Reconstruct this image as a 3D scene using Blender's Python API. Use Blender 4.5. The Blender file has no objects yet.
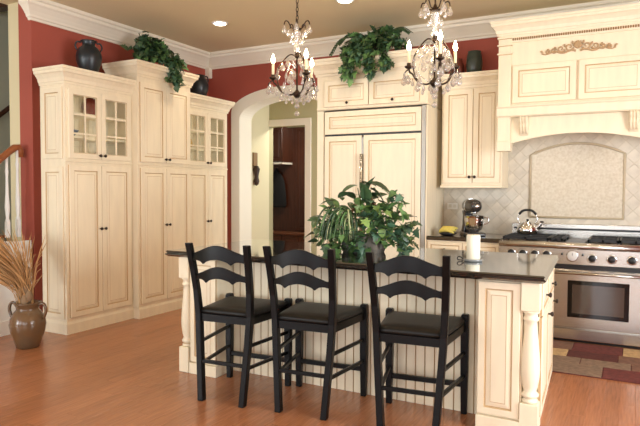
import bpy, math, random
from mathutils import Vector, Matrix
random.seed(7)
PI = math.pi
sc = bpy.context.scene
COL = sc.collection
sin, cos = math.sin, math.cos

# ------------------------------------------------------------------ camera
F_PX = 592.0
yaw, pitch, roll = math.radians(28.05), math.radians(2.30), math.radians(0.257)
fw = Vector((-sin(yaw)*cos(pitch), cos(yaw)*cos(pitch), -sin(pitch)))
r0 = Vector((cos(yaw), sin(yaw), 0)); u0 = r0.cross(fw)
rt = r0*cos(roll)+u0*sin(roll); up = -r0*sin(roll)+u0*cos(roll)
CAM = Vector((0, 0, 1.45))
cd = bpy.data.cameras.new('camera'); cam = bpy.data.objects.new('camera', cd); COL.objects.link(cam)
m = Matrix.Identity(4)
for i in range(3):
    m[i][0] = rt[i]; m[i][1] = up[i]; m[i][2] = -fw[i]; m[i][3] = CAM[i]
cam.matrix_world = m
cd.sensor_width = 36.0; cd.lens = F_PX/640*36; cd.clip_start = 0.05; cd.clip_end = 100
sc.camera = cam
def project(p):
    d = Vector(p)-CAM; k = d.dot(fw)
    if k < .1: return None
    return 320+F_PX*d.dot(rt)/k, 213-F_PX*d.dot(up)/k

# ------------------------------------------------------------------ world, lights, exposure
w = bpy.data.worlds.new('world'); sc.world = w; w.use_nodes = True
w.node_tree.nodes['Background'].inputs[0].default_value = (.75, .87, 1, 1)
w.node_tree.nodes['Background'].inputs[1].default_value = 1.0
sc.view_settings.view_transform = 'Standard'; sc.view_settings.look = 'None'
sc.view_settings.gamma = 1; sc.view_settings.use_curve_mapping = False
sc.view_settings.exposure = 0.1
def area(name, loc, target, sx, sy, power, col):
    l = bpy.data.lights.new(name, 'AREA'); l.shape = 'RECTANGLE'; l.size = sx; l.size_y = sy
    l.energy = power; l.color = col
    o = bpy.data.objects.new(name, l); COL.objects.link(o); o.location = loc
    o.rotation_euler = (Vector(target)-Vector(loc)).to_track_quat('-Z', 'Y').to_euler()
    return o
DAY = (.91, .965, 1.0)
WIN_REAR = [(-6.2, 1.2), (-4.0, 1.9), (-1.3, 1.9), (1.4, 1.9)]          # centre x, width of the rear windows; the first is added to light the stairs
for i, (x, ww) in enumerate(WIN_REAR):
    area('window_daylight', (x, -2.93, 1.62), (x, 5, 1.62), ww-.1, 2.2, 36*ww*(3.5 if i == 0 else 1), DAY)  # first panel is an added, stronger light for the stair wall
area('window_daylight', (3.13, 2.7, 1.62), (-5, 2.7, 1.62), 2.3, 2.2, 285, DAY)
area('window_daylight', (-2.2, 7.62, 1.75), (-5, 7.62, 1.75), .95, 1.5, 44, (.90, .95, 1))
area('mudroom_fill', (-4.9, 8.9, 2.72), (-5.6, 9.4, 0), .4, .4, 42, (1, .9, .75))  # added fill that brightens the lockers, no fixture built

# ------------------------------------------------------------------ materials
def srgb(r, g, b):
    f = lambda c: (c/255/12.92) if c/255 <= .04045 else ((c/255+.055)/1.055)**2.4
    return (f(r), f(g), f(b), 1)
MATS = {}
def mat(name, col, rough=.5, metal=0, spec=.5, noise=0, nscale=8, stretch=(1, 1, 1), bump=0, bscale=60, emit=None, estr=0, coat=0, col2=None, rvar=0):
    if name in MATS: return MATS[name]
    mt = bpy.data.materials.new(name); mt.use_nodes = True; MATS[name] = mt
    nt = mt.node_tree; N = nt.nodes; L = nt.links; b = N['Principled BSDF']
    b.inputs['Base Color'].default_value = col; b.inputs['Roughness'].default_value = rough
    b.inputs['Metallic'].default_value = metal; b.inputs['Specular IOR Level'].default_value = spec
    b.inputs['Coat Weight'].default_value = coat; b.inputs['Coat Roughness'].default_value = .08
    if emit:
        b.inputs['Emission Color'].default_value = emit; b.inputs['Emission Strength'].default_value = estr
    if noise or bump or rvar:
        tc = N.new('ShaderNodeTexCoord'); mp = N.new('ShaderNodeMapping'); mp.inputs['Scale'].default_value = stretch
        L.new(tc.outputs['Object'], mp.inputs[0])
    out = None
    if noise:
        nz = N.new('ShaderNodeTexNoise'); nz.inputs['Scale'].default_value = nscale; nz.inputs['Detail'].default_value = 4
        L.new(mp.outputs[0], nz.inputs['Vector'])
        mx = N.new('ShaderNodeMix'); mx.data_type = 'RGBA'
        c2 = col2 or tuple(c*(1-noise) for c in col[:3])+(1,)
        mx.inputs['A'].default_value = col; mx.inputs['B'].default_value = c2
        rp = N.new('ShaderNodeValToRGB'); rp.color_ramp.elements[0].position = .35; rp.color_ramp.elements[1].position = .7
        L.new(nz.outputs['Fac'], rp.inputs[0]); L.new(rp.outputs[0], mx.inputs['Factor'])
        out = mx.outputs['Result']; L.new(out, b.inputs['Base Color'])
    if rvar:
        oi = N.new('ShaderNodeObjectInfo'); geo = N.new('ShaderNodeNewGeometry')
        ad = N.new('ShaderNodeMath'); ad.operation = 'ADD'; L.new(oi.outputs['Random'], ad.inputs[0]); L.new(geo.outputs['Random Per Island'], ad.inputs[1])
        fr = N.new('ShaderNodeMath'); fr.operation = 'FRACT'; L.new(ad.outputs[0], fr.inputs[0])
        mr = N.new('ShaderNodeMapRange'); mr.inputs['To Min'].default_value = 1-rvar; mr.inputs['To Max'].default_value = 1+rvar
        L.new(fr.outputs[0], mr.inputs['Value'])
        hs = N.new('ShaderNodeHueSaturation'); L.new(mr.outputs[0], hs.inputs['Value'])
        if out: L.new(out, hs.inputs['Color'])
        else: hs.inputs['Color'].default_value = col
        L.new(hs.outputs[0], b.inputs['Base Color'])
    if bump:
        n2 = N.new('ShaderNodeTexNoise'); n2.inputs['Scale'].default_value = bscale; n2.inputs['Detail'].default_value = 3
        L.new(mp.outputs[0], n2.inputs['Vector'])
        bp = N.new('ShaderNodeBump'); bp.inputs['Strength'].default_value = bump; bp.inputs['Distance'].default_value = .004
        L.new(n2.outputs['Fac'], bp.inputs['Height']); L.new(bp.outputs[0], b.inputs['Normal'])
    return mt
def thin_glass(name, tint, fac, rough=.02):
    mt = bpy.data.materials.new(name); mt.use_nodes = True; nt = mt.node_tree; N = nt.nodes; L = nt.links
    N.remove(N['Principled BSDF']); o = N['Material Output']
    t = N.new('ShaderNodeBsdfTransparent'); t.inputs[0].default_value = tint
    g = N.new('ShaderNodeBsdfGlossy'); g.inputs['Roughness'].default_value = rough
    mx = N.new('ShaderNodeMixShader'); mx.inputs[0].default_value = fac; L.new(t.outputs[0], mx.inputs[1]); L.new(g.outputs[0], mx.inputs[2])
    L.new(mx.outputs[0], o.inputs[0]); MATS[name] = mt
    return mt
CREAM = mat('cream_paint', srgb(243, 229, 200), .38, noise=.07, nscale=3, stretch=(6, 6, 1))
GLAZE = mat('brown_glaze', srgb(200, 170, 128), .45)
TAUPE = mat('bead_groove', srgb(186, 160, 124), .6)
WHITE = mat('trim_white', srgb(240, 232, 214), .4)
ARCHW = mat('arch_white', srgb(238, 232, 214), .45)
RED = mat('red_wall', srgb(166, 80, 64), .7, noise=.06, nscale=2)
CEIL = mat('tan_ceiling', srgb(222, 206, 170), .8)
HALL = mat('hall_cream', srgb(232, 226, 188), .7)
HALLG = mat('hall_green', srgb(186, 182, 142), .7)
SAGE = mat('sage_wall', srgb(198, 200, 180), .7)
STONE = mat('tile_stone', srgb(222, 213, 196), .45, noise=.14, nscale=9, rvar=.05, bump=.25, bscale=40)
GROUT = mat('tile_grout', srgb(206, 197, 178), .8)
BLACKW = mat('black_wood', srgb(9, 8, 8), .3, spec=.22)
SEATM = mat('black_leather', srgb(22, 19, 16), .45, spec=.3, bump=.15, bscale=300)
STEEL = mat('brushed_steel', srgb(205, 200, 192), .27, metal=1, noise=.06, nscale=30, stretch=(1, 1, 40))
STEELD = mat('grey_steel', srgb(165, 160, 152), .45, metal=1)
CHROME = mat('chrome', srgb(225, 225, 225), .1, metal=1)
IRONB = mat('cast_iron', srgb(22, 22, 24), .45)
BRONZE = mat('dark_bronze', srgb(66, 52, 42), .35, metal=.8)
KNOBM = mat('knob_bronze', srgb(58, 48, 40), .3, metal=.6)
BLKGLASS = mat('black_glass', srgb(10, 10, 11), .08)
BLKPL = mat('black_plastic', srgb(25, 25, 27), .35)
VASEB = mat('black_ceramic', srgb(26, 32, 36), .35)
VASEG = mat('green_ceramic', srgb(60, 70, 62), .3, noise=.4, nscale=12)
BROWNC = mat('brown_glazed_clay', srgb(112, 80, 50), .18, noise=.45, nscale=5, col2=srgb(92, 74, 56))
STRAW = mat('dried_straw', srgb(190, 146, 96), .8, rvar=.3)
HUSK = mat('dried_husk', srgb(140, 112, 82), .8, noise=.3)
LEAFD = mat('leaf_dark', srgb(64, 88, 56), .4, rvar=.35)
LEAFM = mat('leaf_mid', srgb(94, 128, 74), .4, rvar=.35)
LEAFL = mat('leaf_light', srgb(128, 156, 84), .4, rvar=.25)
LEAFB = mat('leaf_blue', srgb(84, 118, 92), .4, rvar=.25)
LEAFC = mat('leaf_cream', srgb(196, 200, 150), .5, rvar=.2)
STEMM = mat('stem_brown', srgb(110, 84, 54), .7)
WOODD = mat('dark_cherry', srgb(74, 40, 26), .3, noise=.4, nscale=6, stretch=(8, 8, .6))
BENCHW = mat('bench_wood', srgb(110, 66, 44), .3, noise=.3, nscale=6, stretch=(.6, 8, 8))
RAILW = mat('rail_wood', srgb(158, 92, 52), .3, noise=.3, nscale=8)
COAT = mat('coat_black', srgb(18, 17, 18), .9)
CRYST = thin_glass('crystal', (.95, .95, .95, 1), .38, .15)
_n = CRYST.node_tree; _d = _n.nodes.new('ShaderNodeBsdfTranslucent'); _d.inputs[0].default_value = (.95, .93, .9, 1); _d2 = _n.nodes.new('ShaderNodeBsdfDiffuse'); _d2.inputs[0].default_value = (.95, .93, .9, 1)
_a = _n.nodes.new('ShaderNodeMixShader'); _n.links.new(_d.outputs[0], _a.inputs[1]); _n.links.new(_d2.outputs[0], _a.inputs[2])
_b = _n.nodes.new('ShaderNodeMixShader'); _b.inputs[0].default_value = .17; _o = _n.nodes['Material Output']
_n.links.new(_o.inputs[0].links[0].from_socket, _b.inputs[1]); _n.links.new(_a.outputs[0], _b.inputs[2]); _n.links.new(_b.outputs[0], _o.inputs[0])
PANE = thin_glass('window_pane', (.97, .98, .97, 1), .045)
WAX = mat('candle_wax', srgb(244, 238, 216), .5)
SLEEVE = mat('candle_sleeve', srgb(236, 222, 184), .5, emit=(1, .75, .4, 1), estr=.25)
BULB = mat('lit_bulb', (1, .9, .7, 1), .3, emit=(1, .72, .38, 1), estr=60)
CANL = mat('can_light_lens', (1, 1, 1, 1), .3, emit=(1, .86, .66, 1), estr=9)
YELLOW = mat('banana_yellow', srgb(222, 204, 98), .45, noise=.2, nscale=20)
PLWHITE = mat('white_plastic', srgb(238, 236, 230), .35)
BLUEC = mat('blue_bowl', srgb(70, 86, 112), .3)
REDC = mat('red_ceramic', srgb(130, 44, 32), .35)
BASKET = mat('grey_bark', srgb(140, 134, 124), .9, noise=.5, nscale=10, stretch=(3, 3, .4), bump=.6, bscale=30)
# hardwood planks, granite
FLOORM = mat('hardwood', srgb(176, 114, 76), .25, noise=.3, nscale=5, stretch=(14, .9, 1), rvar=.10, coat=.12)
GRAN = mat('black_granite', srgb(30, 27, 24), .07, spec=1.0, noise=.5, nscale=90, col2=srgb(62, 54, 44), coat=1.0)
RUGS = [mat('rug_%s' % n, srgb(*c), .95, noise=.35, nscale=26, bump=.5, bscale=150) for n, c in (('maroon', (92, 42, 36)), ('tan', (196, 164, 118)), ('umber', (126, 92, 74)), ('wine', (108, 50, 44)), ('taupe', (136, 112, 92)))]

# ------------------------------------------------------------------ mesh builder
class MB:
    def __init__(s): s.v = []; s.f = []; s.m = []; s.s = []
    def add(s, vs, fs, mi=0, sm=False):
        o = len(s.v); s.v += [tuple(p) for p in vs]
        for i, f in enumerate(fs):
            s.f.append([o+k for k in f]); s.m.append(mi[i] if isinstance(mi, list) else mi); s.s.append(sm)
        return s
    def box(s, x0, x1, y0, y1, z0, z1, mi=0, c=0):
        if c:
            vs = []; 
            for (a, b, zz) in ((c, c, z0), (0, 0, z0+c), (0, 0, z1-c), (c, c, z1)):
                pass
            P = [[(x0+i, y0+i), (x1-i, y0+i), (x1-i, y1-i), (x0+i, y1-i)] for i in (c, 0, 0, c)]
            R = [[(p[0], p[1], z) for p in q] for q, z in zip(P, (z0, z0+c, z1-c, z1))]
            return s.loft(R, mi=mi, cap=True)
        vs = [(x0, y0, z0), (x1, y0, z0), (x1, y1, z0), (x0, y1, z0), (x0, y0, z1), (x1, y0, z1), (x1, y1, z1), (x0, y1, z1)]
        return s.add(vs, [(0, 3, 2, 1), (4, 5, 6, 7), (0, 1, 5, 4), (1, 2, 6, 5), (2, 3, 7, 6), (3, 0, 4, 7)], mi)
    def loft(s, rings, mi=0, cap=False, sm=False, closed=True):
        n = len(rings[0]); vs = [p for r in rings for p in r]; fs = []; ml = []
        for k in range(len(rings)-1):
            for i in range(n if closed else n-1):
                j = (i+1) % n
                fs.append((k*n+i, k*n+j, (k+1)*n+j, (k+1)*n+i)); ml.append(mi[k] if isinstance(mi, list) else mi)
        s.add(vs, fs, ml, sm)
        if cap:
            o = len(s.v)-len(vs); L = (len(rings)-1)*n
            s.f.append([o+i for i in reversed(range(n))]); s.m.append(ml[0]); s.s.append(False)
            s.f.append([o+L+i for i in range(n)]); s.m.append(ml[-1]); s.s.append(False)
        return s
    def lathe(s, prof, c=(0, 0, 0), n=24, mi=0, axis='z', sm=True, a0=0):
        rings = []
        for r, z in prof:
            ring = []
            for i in range(n):
                a = 2*PI*i/n+a0; x, y = max(r, 1e-4)*cos(a), max(r, 1e-4)*sin(a)
                q = {'z': (x, y, z), 'y': (x, -z, y), 'x': (z, x, y)}[axis]      # axis y: height grows towards -Y
                ring.append((c[0]+q[0], c[1]+q[1], c[2]+q[2]))
            rings.append(ring)
        return s.loft(rings, mi, True, sm)
    def tube(s, pts, rad, n=8, mi=0, sm=True, flat=1):
        pts = [Vector(p) for p in pts]; R = []; ref = Vector((0, 0, 1))
        for i, p in enumerate(pts):
            t = (pts[min(i+1, len(pts)-1)]-pts[max(i-1, 0)]).normalized()
            if i == 0:
                ref = Vector((0, 0, 1)) if abs(t.z) < .9 else Vector((1, 0, 0))
                a = t.cross(ref).normalized()
            else:
                a = (a-t*a.dot(t)).normalized()
            b = t.cross(a); rr = rad[i] if isinstance(rad, (list, tuple)) else rad
            R.append([p+a*(rr*cos(2*PI*k/n))+b*(rr*flat*sin(2*PI*k/n)) for k in range(n)])
        return s.loft(R, mi, True, sm)
    def prism(s, poly, d0, d1, plane='xz', mi=0):
        f = {'xz': lambda a, b, d: (a, d, b), 'xy': lambda a, b, d: (a, b, d), 'yz': lambda a, b, d: (d, a, b)}[plane]
        n = len(poly); vs = [f(a, b, d0) for a, b in poly]+[f(a, b, d1) for a, b in poly]
        fs = [tuple(range(n)), tuple(range(2*n-1, n-1, -1))]+[(i, i+n, (i+1) % n+n, (i+1) % n) for i in range(n)]
        return s.add(vs, fs, mi)
    def mesh(s, name, mats):
        me = bpy.data.meshes.new(name); me.from_pydata(s.v, [], s.f)
        for t in (mats if isinstance(mats, (list, tuple)) else [mats]): me.materials.append(t)
        me.polygons.foreach_set('material_index', s.m); me.polygons.foreach_set('use_smooth', s.s)
        me.update(); 
        return me
    def build(s, name, mats, parent=None, loc=None, rot=None, bev=0, fix=True, kind=None):
        me = s.mesh(name, mats)
        if fix:
            import bmesh
            b = bmesh.new(); b.from_mesh(me); bmesh.ops.recalc_face_normals(b, faces=b.faces); b.to_mesh(me); b.free()
        return link(name, me, parent, loc, rot, bev, kind)
def link(name, me, parent=None, loc=None, rot=None, bev=0, kind=None):
    o = bpy.data.objects.new(name, me); COL.objects.link(o); o.parent = parent
    if loc is not None: o.location = loc
    if rot is not None: o.rotation_euler = rot
    if bev:
        md = o.modifiers.new('bevel', 'BEVEL'); md.width = bev; md.segments = 2; md.limit_method = 'ANGLE'; md.angle_limit = .6
    if kind: o['kind'] = kind
    return o
def thing(name, label, cat, loc=(0, 0, 0), rz=0, group=None):
    o = bpy.data.objects.new(name, None); COL.objects.link(o); o.location = loc; o.rotation_euler = (0, 0, rz)
    o.empty_display_size = .05; tag(o, label, cat, group); return o
def tag(o, label, cat, group=None):
    o['label'] = label; o['category'] = cat
    if group: o['group'] = group
    return o
def struct(o, label=None, cat=None):
    o['kind'] = 'structure'
    if label: o['label'] = label
    if cat: o['category'] = cat
    return o
def copy_tree(o, parent=None):
    c = o.copy(); COL.objects.link(c); c.parent = parent
    for ch in list(o.children): copy_tree(ch, c)
    return c

# ------------------------------------------------------------------ room shell
XL, YB, ZC, XR, YR = -5.45, 6.8, 3.36, 3.0, -2.8
YE = 3.98                                                   # free end of the left wall
fl = MB().box(-7.0, 3.3, -3.1, 10.4, -.12, -.018).build('floor', mat('subfloor', srgb(120, 78, 50), .8))
struct(fl, 'warm brown hardwood floor of long narrow boards', 'floor')
ce = MB().box(-5.84, 3.3, -3.1, 6.8, ZC, ZC+.1).build('ceiling', CEIL); struct(ce, 'flat tan painted ceiling above the kitchen', 'ceiling')
wl = MB().box(XL-.2, XL, YE, YB+.27, 0, ZC).build('wall_left', RED); struct(wl, 'red painted wall behind the tall cream pantry cabinets', 'wall')
AX0, AX1 = -4.9, -3.45; AC = (AX0+AX1)/2
def arch_pts(hw, z0, rz, n=28): return [(AC-hw*cos(PI*i/n), z0+rz*sin(PI*i/n)) for i in range(n+1)]
inn = arch_pts((AX1-AX0)/2, 2.42, .275)
poly = [(XL-.2, 0), (AX0, 0)]+inn+[(AX1, 0), (XR, 0), (XR, ZC), (XL-.2, ZC)]
wb = MB().prism(poly, YB, YB+.25).build('wall_back', RED); struct(wb, 'red painted back wall with a wide arched opening', 'wall')
wr = MB()
wr.box(XR, XR+.15, YR, 1.5, 0, ZC); wr.box(XR, XR+.15, 3.9, YB+.25, 0, ZC); wr.box(XR, XR+.15, 1.5, 3.9, 0, .5); wr.box(XR, XR+.15, 1.5, 3.9, 2.75, ZC)
struct(wr.build('wall_right', RED), 'red painted right wall with a wide window opening', 'wall')
wf = MB(); xs = [-7.0]
for x, ww in WIN_REAR: xs += [x-ww/2, x+ww/2]
xs.append(XR+.15)
for i in range(0, len(xs), 2): wf.box(xs[i], xs[i+1], YR-.15, YR, 0, ZC)
for x, ww in WIN_REAR: wf.box(x-ww/2, x+ww/2, YR-.15, YR, 0, .45); wf.box(x-ww/2, x+ww/2, YR-.15, YR, 2.8, ZC)
struct(wf.build('wall_front', RED), 'red painted wall behind the viewer with three tall windows and one added for stair light', 'wall')
wid = 0
for (x, ww) in WIN_REAR:  # first frame belongs to the opening added for stair light
    wid += 1; b = MB(); a0, a1 = x-ww/2, x+ww/2
    for q in ((a0, a0+.06), (x-.03, x+.03), (a1-.06, a1)): b.box(q[0], q[1], YR-.1, YR-.02, .45, 2.8)
    for q in (.45, 2.0, 2.74): b.box(a0, a1, YR-.1, YR-.02, q, q+.06)
    struct(b.build('window_%d' % wid, WHITE), 'white framed window in the wall behind the viewer', 'window')
b = MB()
for q in (1.5, 2.67, 3.84): b.box(XR+.02, XR+.1, q, q+.06, .5, 2.75)
for q in (.5, 2.0, 2.69): b.box(XR+.02, XR+.1, 1.5, 3.9, q, q+.06)
struct(b.build('window_5', WHITE), 'white framed window in the right wall', 'window')
# stair hall beyond the end of the left wall
struct(MB().box(-7.0, -6.9, -2.8, 10.4, 0, 5.2).build('wall_stair', SAGE), 'grey green wall beyond the staircase', 'wall')
struct(MB().box(XL-.37, XL-.2, YE+.004, 5.2, 0, ZC).build('trim_1', mat('stair_cream', srgb(218, 205, 166), .6)), 'cream painted corner strip at the end of the red wall', 'trim')
struct(MB().box(-7.0, -5.84, -2.9, 10.4, 5.2, 5.3).build('ceiling_stair', WHITE), 'high white ceiling over the staircase', 'ceiling')
struct(MB().box(-5.84, -5.74, -2.9, 10.4, ZC+.1, 5.2).build('wall_stair_upper', SAGE), 'upper wall of the stairwell', 'wall')
# hall behind the arch
HX, HY = -5.3, 8.17
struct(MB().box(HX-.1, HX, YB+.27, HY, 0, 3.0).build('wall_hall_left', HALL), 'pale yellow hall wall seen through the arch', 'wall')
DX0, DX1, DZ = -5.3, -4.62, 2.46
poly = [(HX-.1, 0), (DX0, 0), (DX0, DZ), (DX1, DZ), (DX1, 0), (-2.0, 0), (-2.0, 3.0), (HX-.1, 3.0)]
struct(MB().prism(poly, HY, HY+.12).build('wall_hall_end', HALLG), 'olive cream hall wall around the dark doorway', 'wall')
struct(MB().box(HX-.1, -2.0, YB+.25, HY+.12, 3.0, 3.08).build('ceiling_hall', HALL), 'pale ceiling of the hall behind the arch', 'ceiling')
poly = [(DX0, DZ), (DX1, DZ), (DX1, 0), (DX1+.11, 0), (DX1+.11, DZ+.11), (DX0, DZ+.11)]
struct(MB().prism(poly, HY-.022, HY+.0).build('door_1', ARCHW, bev=.006), 'pale wide casing around the hall doorway', 'door frame')
b = MB().box(-2.1, -2.0, YB+.25, 7.12, 0, 3); b.box(-2.1, -2.0, 8.12, HY+.12, 0, 3); b.box(-2.1, -2.0, 7.12, 8.12, 0, .95); b.box(-2.1, -2.0, 7.12, 8.12, 2.55, 3)
struct(b.build('wall_hall_right', HALL), 'hall wall with a window to the right of the arch', 'wall')
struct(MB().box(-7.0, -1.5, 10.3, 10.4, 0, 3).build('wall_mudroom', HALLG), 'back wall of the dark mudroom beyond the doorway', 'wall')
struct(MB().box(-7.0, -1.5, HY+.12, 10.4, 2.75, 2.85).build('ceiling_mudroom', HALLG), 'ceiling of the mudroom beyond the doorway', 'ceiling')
# arch casing and lining
outr = arch_pts((AX1-AX0)/2+.13, 2.515, .31)
poly = [(AX0, 0)]+inn+[(AX1, 0), (AX1+.13, 0)]+outr[::-1]+[(AX0-.13, 0)]
casing = MB().prism(poly, YB-.022, YB)
ins = arch_pts((AX1-AX0)/2-.012, 2.42, .263)
poly = [(AX0, 0)]+inn+[(AX1, 0), (AX1-.012, 0)]+ins[::-1]+[(AX0+.012, 0)]
casing.prism(poly, YB-.022, YB+.27)
struct(casing.build('trim_2', ARCHW), 'broad off white casing of the arched opening', 'trim')
# crown mouldings
CP = [(0, 3.15), (.014, 3.15), (.02, 3.172), (.034, 3.18), (.04, 3.2), (.062, 3.235), (.095, 3.275), (.115, 3.29), (.118, 3.318), (.14, 3.328), (.14, ZC)]
R = [[(XL-.03, YE-o, z) for o, z in CP], [(XL+o, YE-o, z) for o, z in CP], [(XL+o, YB-o, z) for o, z in CP]]
struct(MB().loft(R, closed=False, cap=False).build('trim_3', WHITE), 'white crown moulding along the top of the left wall', 'trim')
R = [[(XL+o, YB-o, z) for o, z in CP], [(XR, YB-o, z) for o, z in CP]]
struct(MB().loft(R, closed=False).build('trim_4', WHITE), 'white crown moulding along the top of the back wall', 'trim')
struct(MB().box(XL, XL+.07, YB-.07, YB, 3.02, 3.17, c=.008).build('trim_5', WHITE), 'small white block under the crown in the corner', 'trim')
# floor boards
PWD = .095; LENS = [.62, .95, 1.25, 1.6]; PME = {}
def plank_mb(L, x=0, y=0):
    g = .0002; b = MB(); h = PWD/2-g; hl = L/2-g
    b.loft([[(x-h, y-hl, -.018), (x+h, y-hl, -.018), (x+h, y+hl, -.018), (x-h, y+hl, -.018)],
            [(x-h, y-hl, -.0006), (x+h, y-hl, -.0006), (x+h, y+hl, -.0006), (x-h, y+hl, -.0006)],
            [(x-h+.0015, y-hl+.0015, 0), (x+h-.0015, y-hl+.0015, 0), (x+h-.0015, y+hl-.0015, 0), (x-h+.0015, y+hl-.0015, 0)]], cap=True)
    return b
rg = random.Random(3); allp = []
x = -7.0+PWD/2
while x < 3.1:
    y = -2.9-rg.random()*1.2
    while y < 10.3:
        L = rg.choice(LENS); allp.append((x, y+L/2, L)); y += L
    x += PWD
def vis(p):
    x, y, L = p
    if -3.1 < x < -.5 and 3.85 < y < 4.9: return 0
    if x < -4.95 and y > 3.9: return 0
    if y > 6.1: return 0
    tot = 0
    for k in (-.5, -.25, 0, .25, .5):
        q = project((x, y+k*L, 0))
        if q and -10 < q[0] < 650 and 0 < q[1] < 436:
            d = (Vector((x, y+k*L, 0))-CAM).length; tot += L/d**3
    return tot
allp.sort(key=vis, reverse=True)
for L in LENS: PME[L] = plank_mb(L).mesh('plank', FLOORM)
for x, y, L in allp[:298]: link('plank', PME[L], fl, (x, y, 0))
rest = MB()
for x, y, L in allp[298:]:
    q = plank_mb(L, x, y); rest.add(q.v, q.f)
rest.build('planks_beyond', FLOORM, fl, fix=False, kind='stuff')

# ------------------------------------------------------------------ joinery helpers (front faces -Y locally, x to the right)
def rect_rings(x0, x1, z0, z1, prof): return [[(x0+i, y, z0+i), (x1-i, y, z0+i), (x1-i, y, z1-i), (x0+i, y, z1-i)] for i, y in prof]
def panel_mb(x0, x1, z0, z1, y=0, fr=.055, t=.02):
    p = [(0, y), (0, y-t+.004), (.004, y-t), (fr, y-t), (fr+.004, y-t+.009), (fr+.009, y-t+.009), (fr+.014, y-t+.005), (fr+.036, y-t+.001), (fr+.040, y-t+.0015)]
    b = MB(); b.loft(rect_rings(x0, x1, z0, z1, p), mi=[1, 0, 0, 1, 1, 0, 0, 1], cap=True); b.m[-1] = 0
    return b
def knob(parent, x, z, y):
    b = MB().lathe([(.006, 0), (.006, .012), (.014, .018), (.017, .024), (.014, .031), (.004, .034)], (x, y, z), 12, axis='y')
    return b.build('knob', KNOBM, parent)
def door(parent, x0, x1, z0, z1, y=0, kn=None, name='door', fr=.055):
    d = panel_mb(x0, x1, z0, z1, y, fr).build(name, [CREAM, GLAZE], parent)
    if kn: knob(d, kn[0], kn[1], y-.02)
    return d
def glass_door(parent, x0, x1, z0, z1, y=0, kn=None, cols=2, rows=3, fr=.06):
    t = .02; p = [(fr, y), (0, y), (0, y-t+.004), (.004, y-t), (fr-.008, y-t), (fr-.003, y-t+.006), (fr, y-t+.006), (fr, y)]
    d = MB().loft(rect_rings(x0, x1, z0, z1, p), mi=[0, 0, 0, 0, 1, 0, 0]).build('door', [CREAM, GLAZE], parent)
    X0, X1, Z0, Z1 = x0+fr, x1-fr, z0+fr, z1-fr; cw, ch = (X1-X0)/cols, (Z1-Z0)/rows
    for i in range(1, cols): MB().box(X0+i*cw-.008, X0+i*cw+.008, y-t+.002, y-.004, Z0, Z1).build('muntin', CREAM, d)
    for j in range(1, rows): MB().box(X0, X1, y-t+.003, y-.005, Z0+j*ch-.008, Z0+j*ch+.008).build('muntin', CREAM, d)
    for i in range(cols):
        for j in range(rows):
            MB().box(X0+i*cw, X0+(i+1)*cw, y-.009, y-.006, Z0+j*ch, Z0+(j+1)*ch).build('pane', PANE, d)
    if kn: knob(d, kn[0], kn[1], y-t)
    return d
CROWN = [(0, 0), (.012, 0), (.014, .02), (.022, .028), (.03, .06), (.055, .095), (.07, .105), (.072, .13), (.08, .135), (.08, .16)]
def crown(parent, w_, d_, z0, left=True, right=True, prof=CROWN, k=1, y0=0, cap=True, name='crown_moulding'):
    prof = [(o*k, z*k) for o, z in prof]; b = MB(); R = []
    if left: R.append([(-o, d_, z0+z) for o, z in prof])
    R.append([(-o if left else 0, y0-o, z0+z) for o, z in prof]); R.append([(w_+(o if right else 0), y0-o, z0+z) for o, z in prof])
    if right: R.append([(w_+o, d_, z0+z) for o, z in prof])
    b.loft(R, closed=False, mi=0)
    if cap:
        o, z = prof[-1]; l = -o if left else 0; r = w_+(o if right else 0)
        b.add([(l, y0-o, z0+z), (r, y0-o, z0+z), (r, d_, z0+z), (l, d_, z0+z)], [(0, 1, 2, 3)])
        g = 1
    # glaze line in the groove above the first bead
    o1, z1 = prof[2]; o2, z2 = prof[3]
    o = b.build(name, [CREAM, GLAZE], parent, fix=False)
    return o
def side_panels(parent, d_, spans):
    for z0, z1 in spans:
        b = panel_mb(0, d_-.06, z0, z1, 0, .05, .012)
        v = [(y+.0, (x+.03), z) for x, y, z in b.v]; b.v = v       # turn the panel to face -X
        b.build('end_panel', [CREAM, GLAZE], parent)
def hollow_body(parent, w_, d_, z0, z1, zs, back=True):
    b = MB(); t = .02
    b.box(0, t, 0, d_, z0, z1); b.box(w_-t, w_, 0, d_, z0, z1); b.box(t, w_-t, d_-t, d_, z0, z1)
    b.box(t, w_-t, 0, d_-t, z1-t, z1)
    for z in zs: b.box(t, w_-t, .02, d_-t, z-.01, z+.01)
    return b

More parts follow.
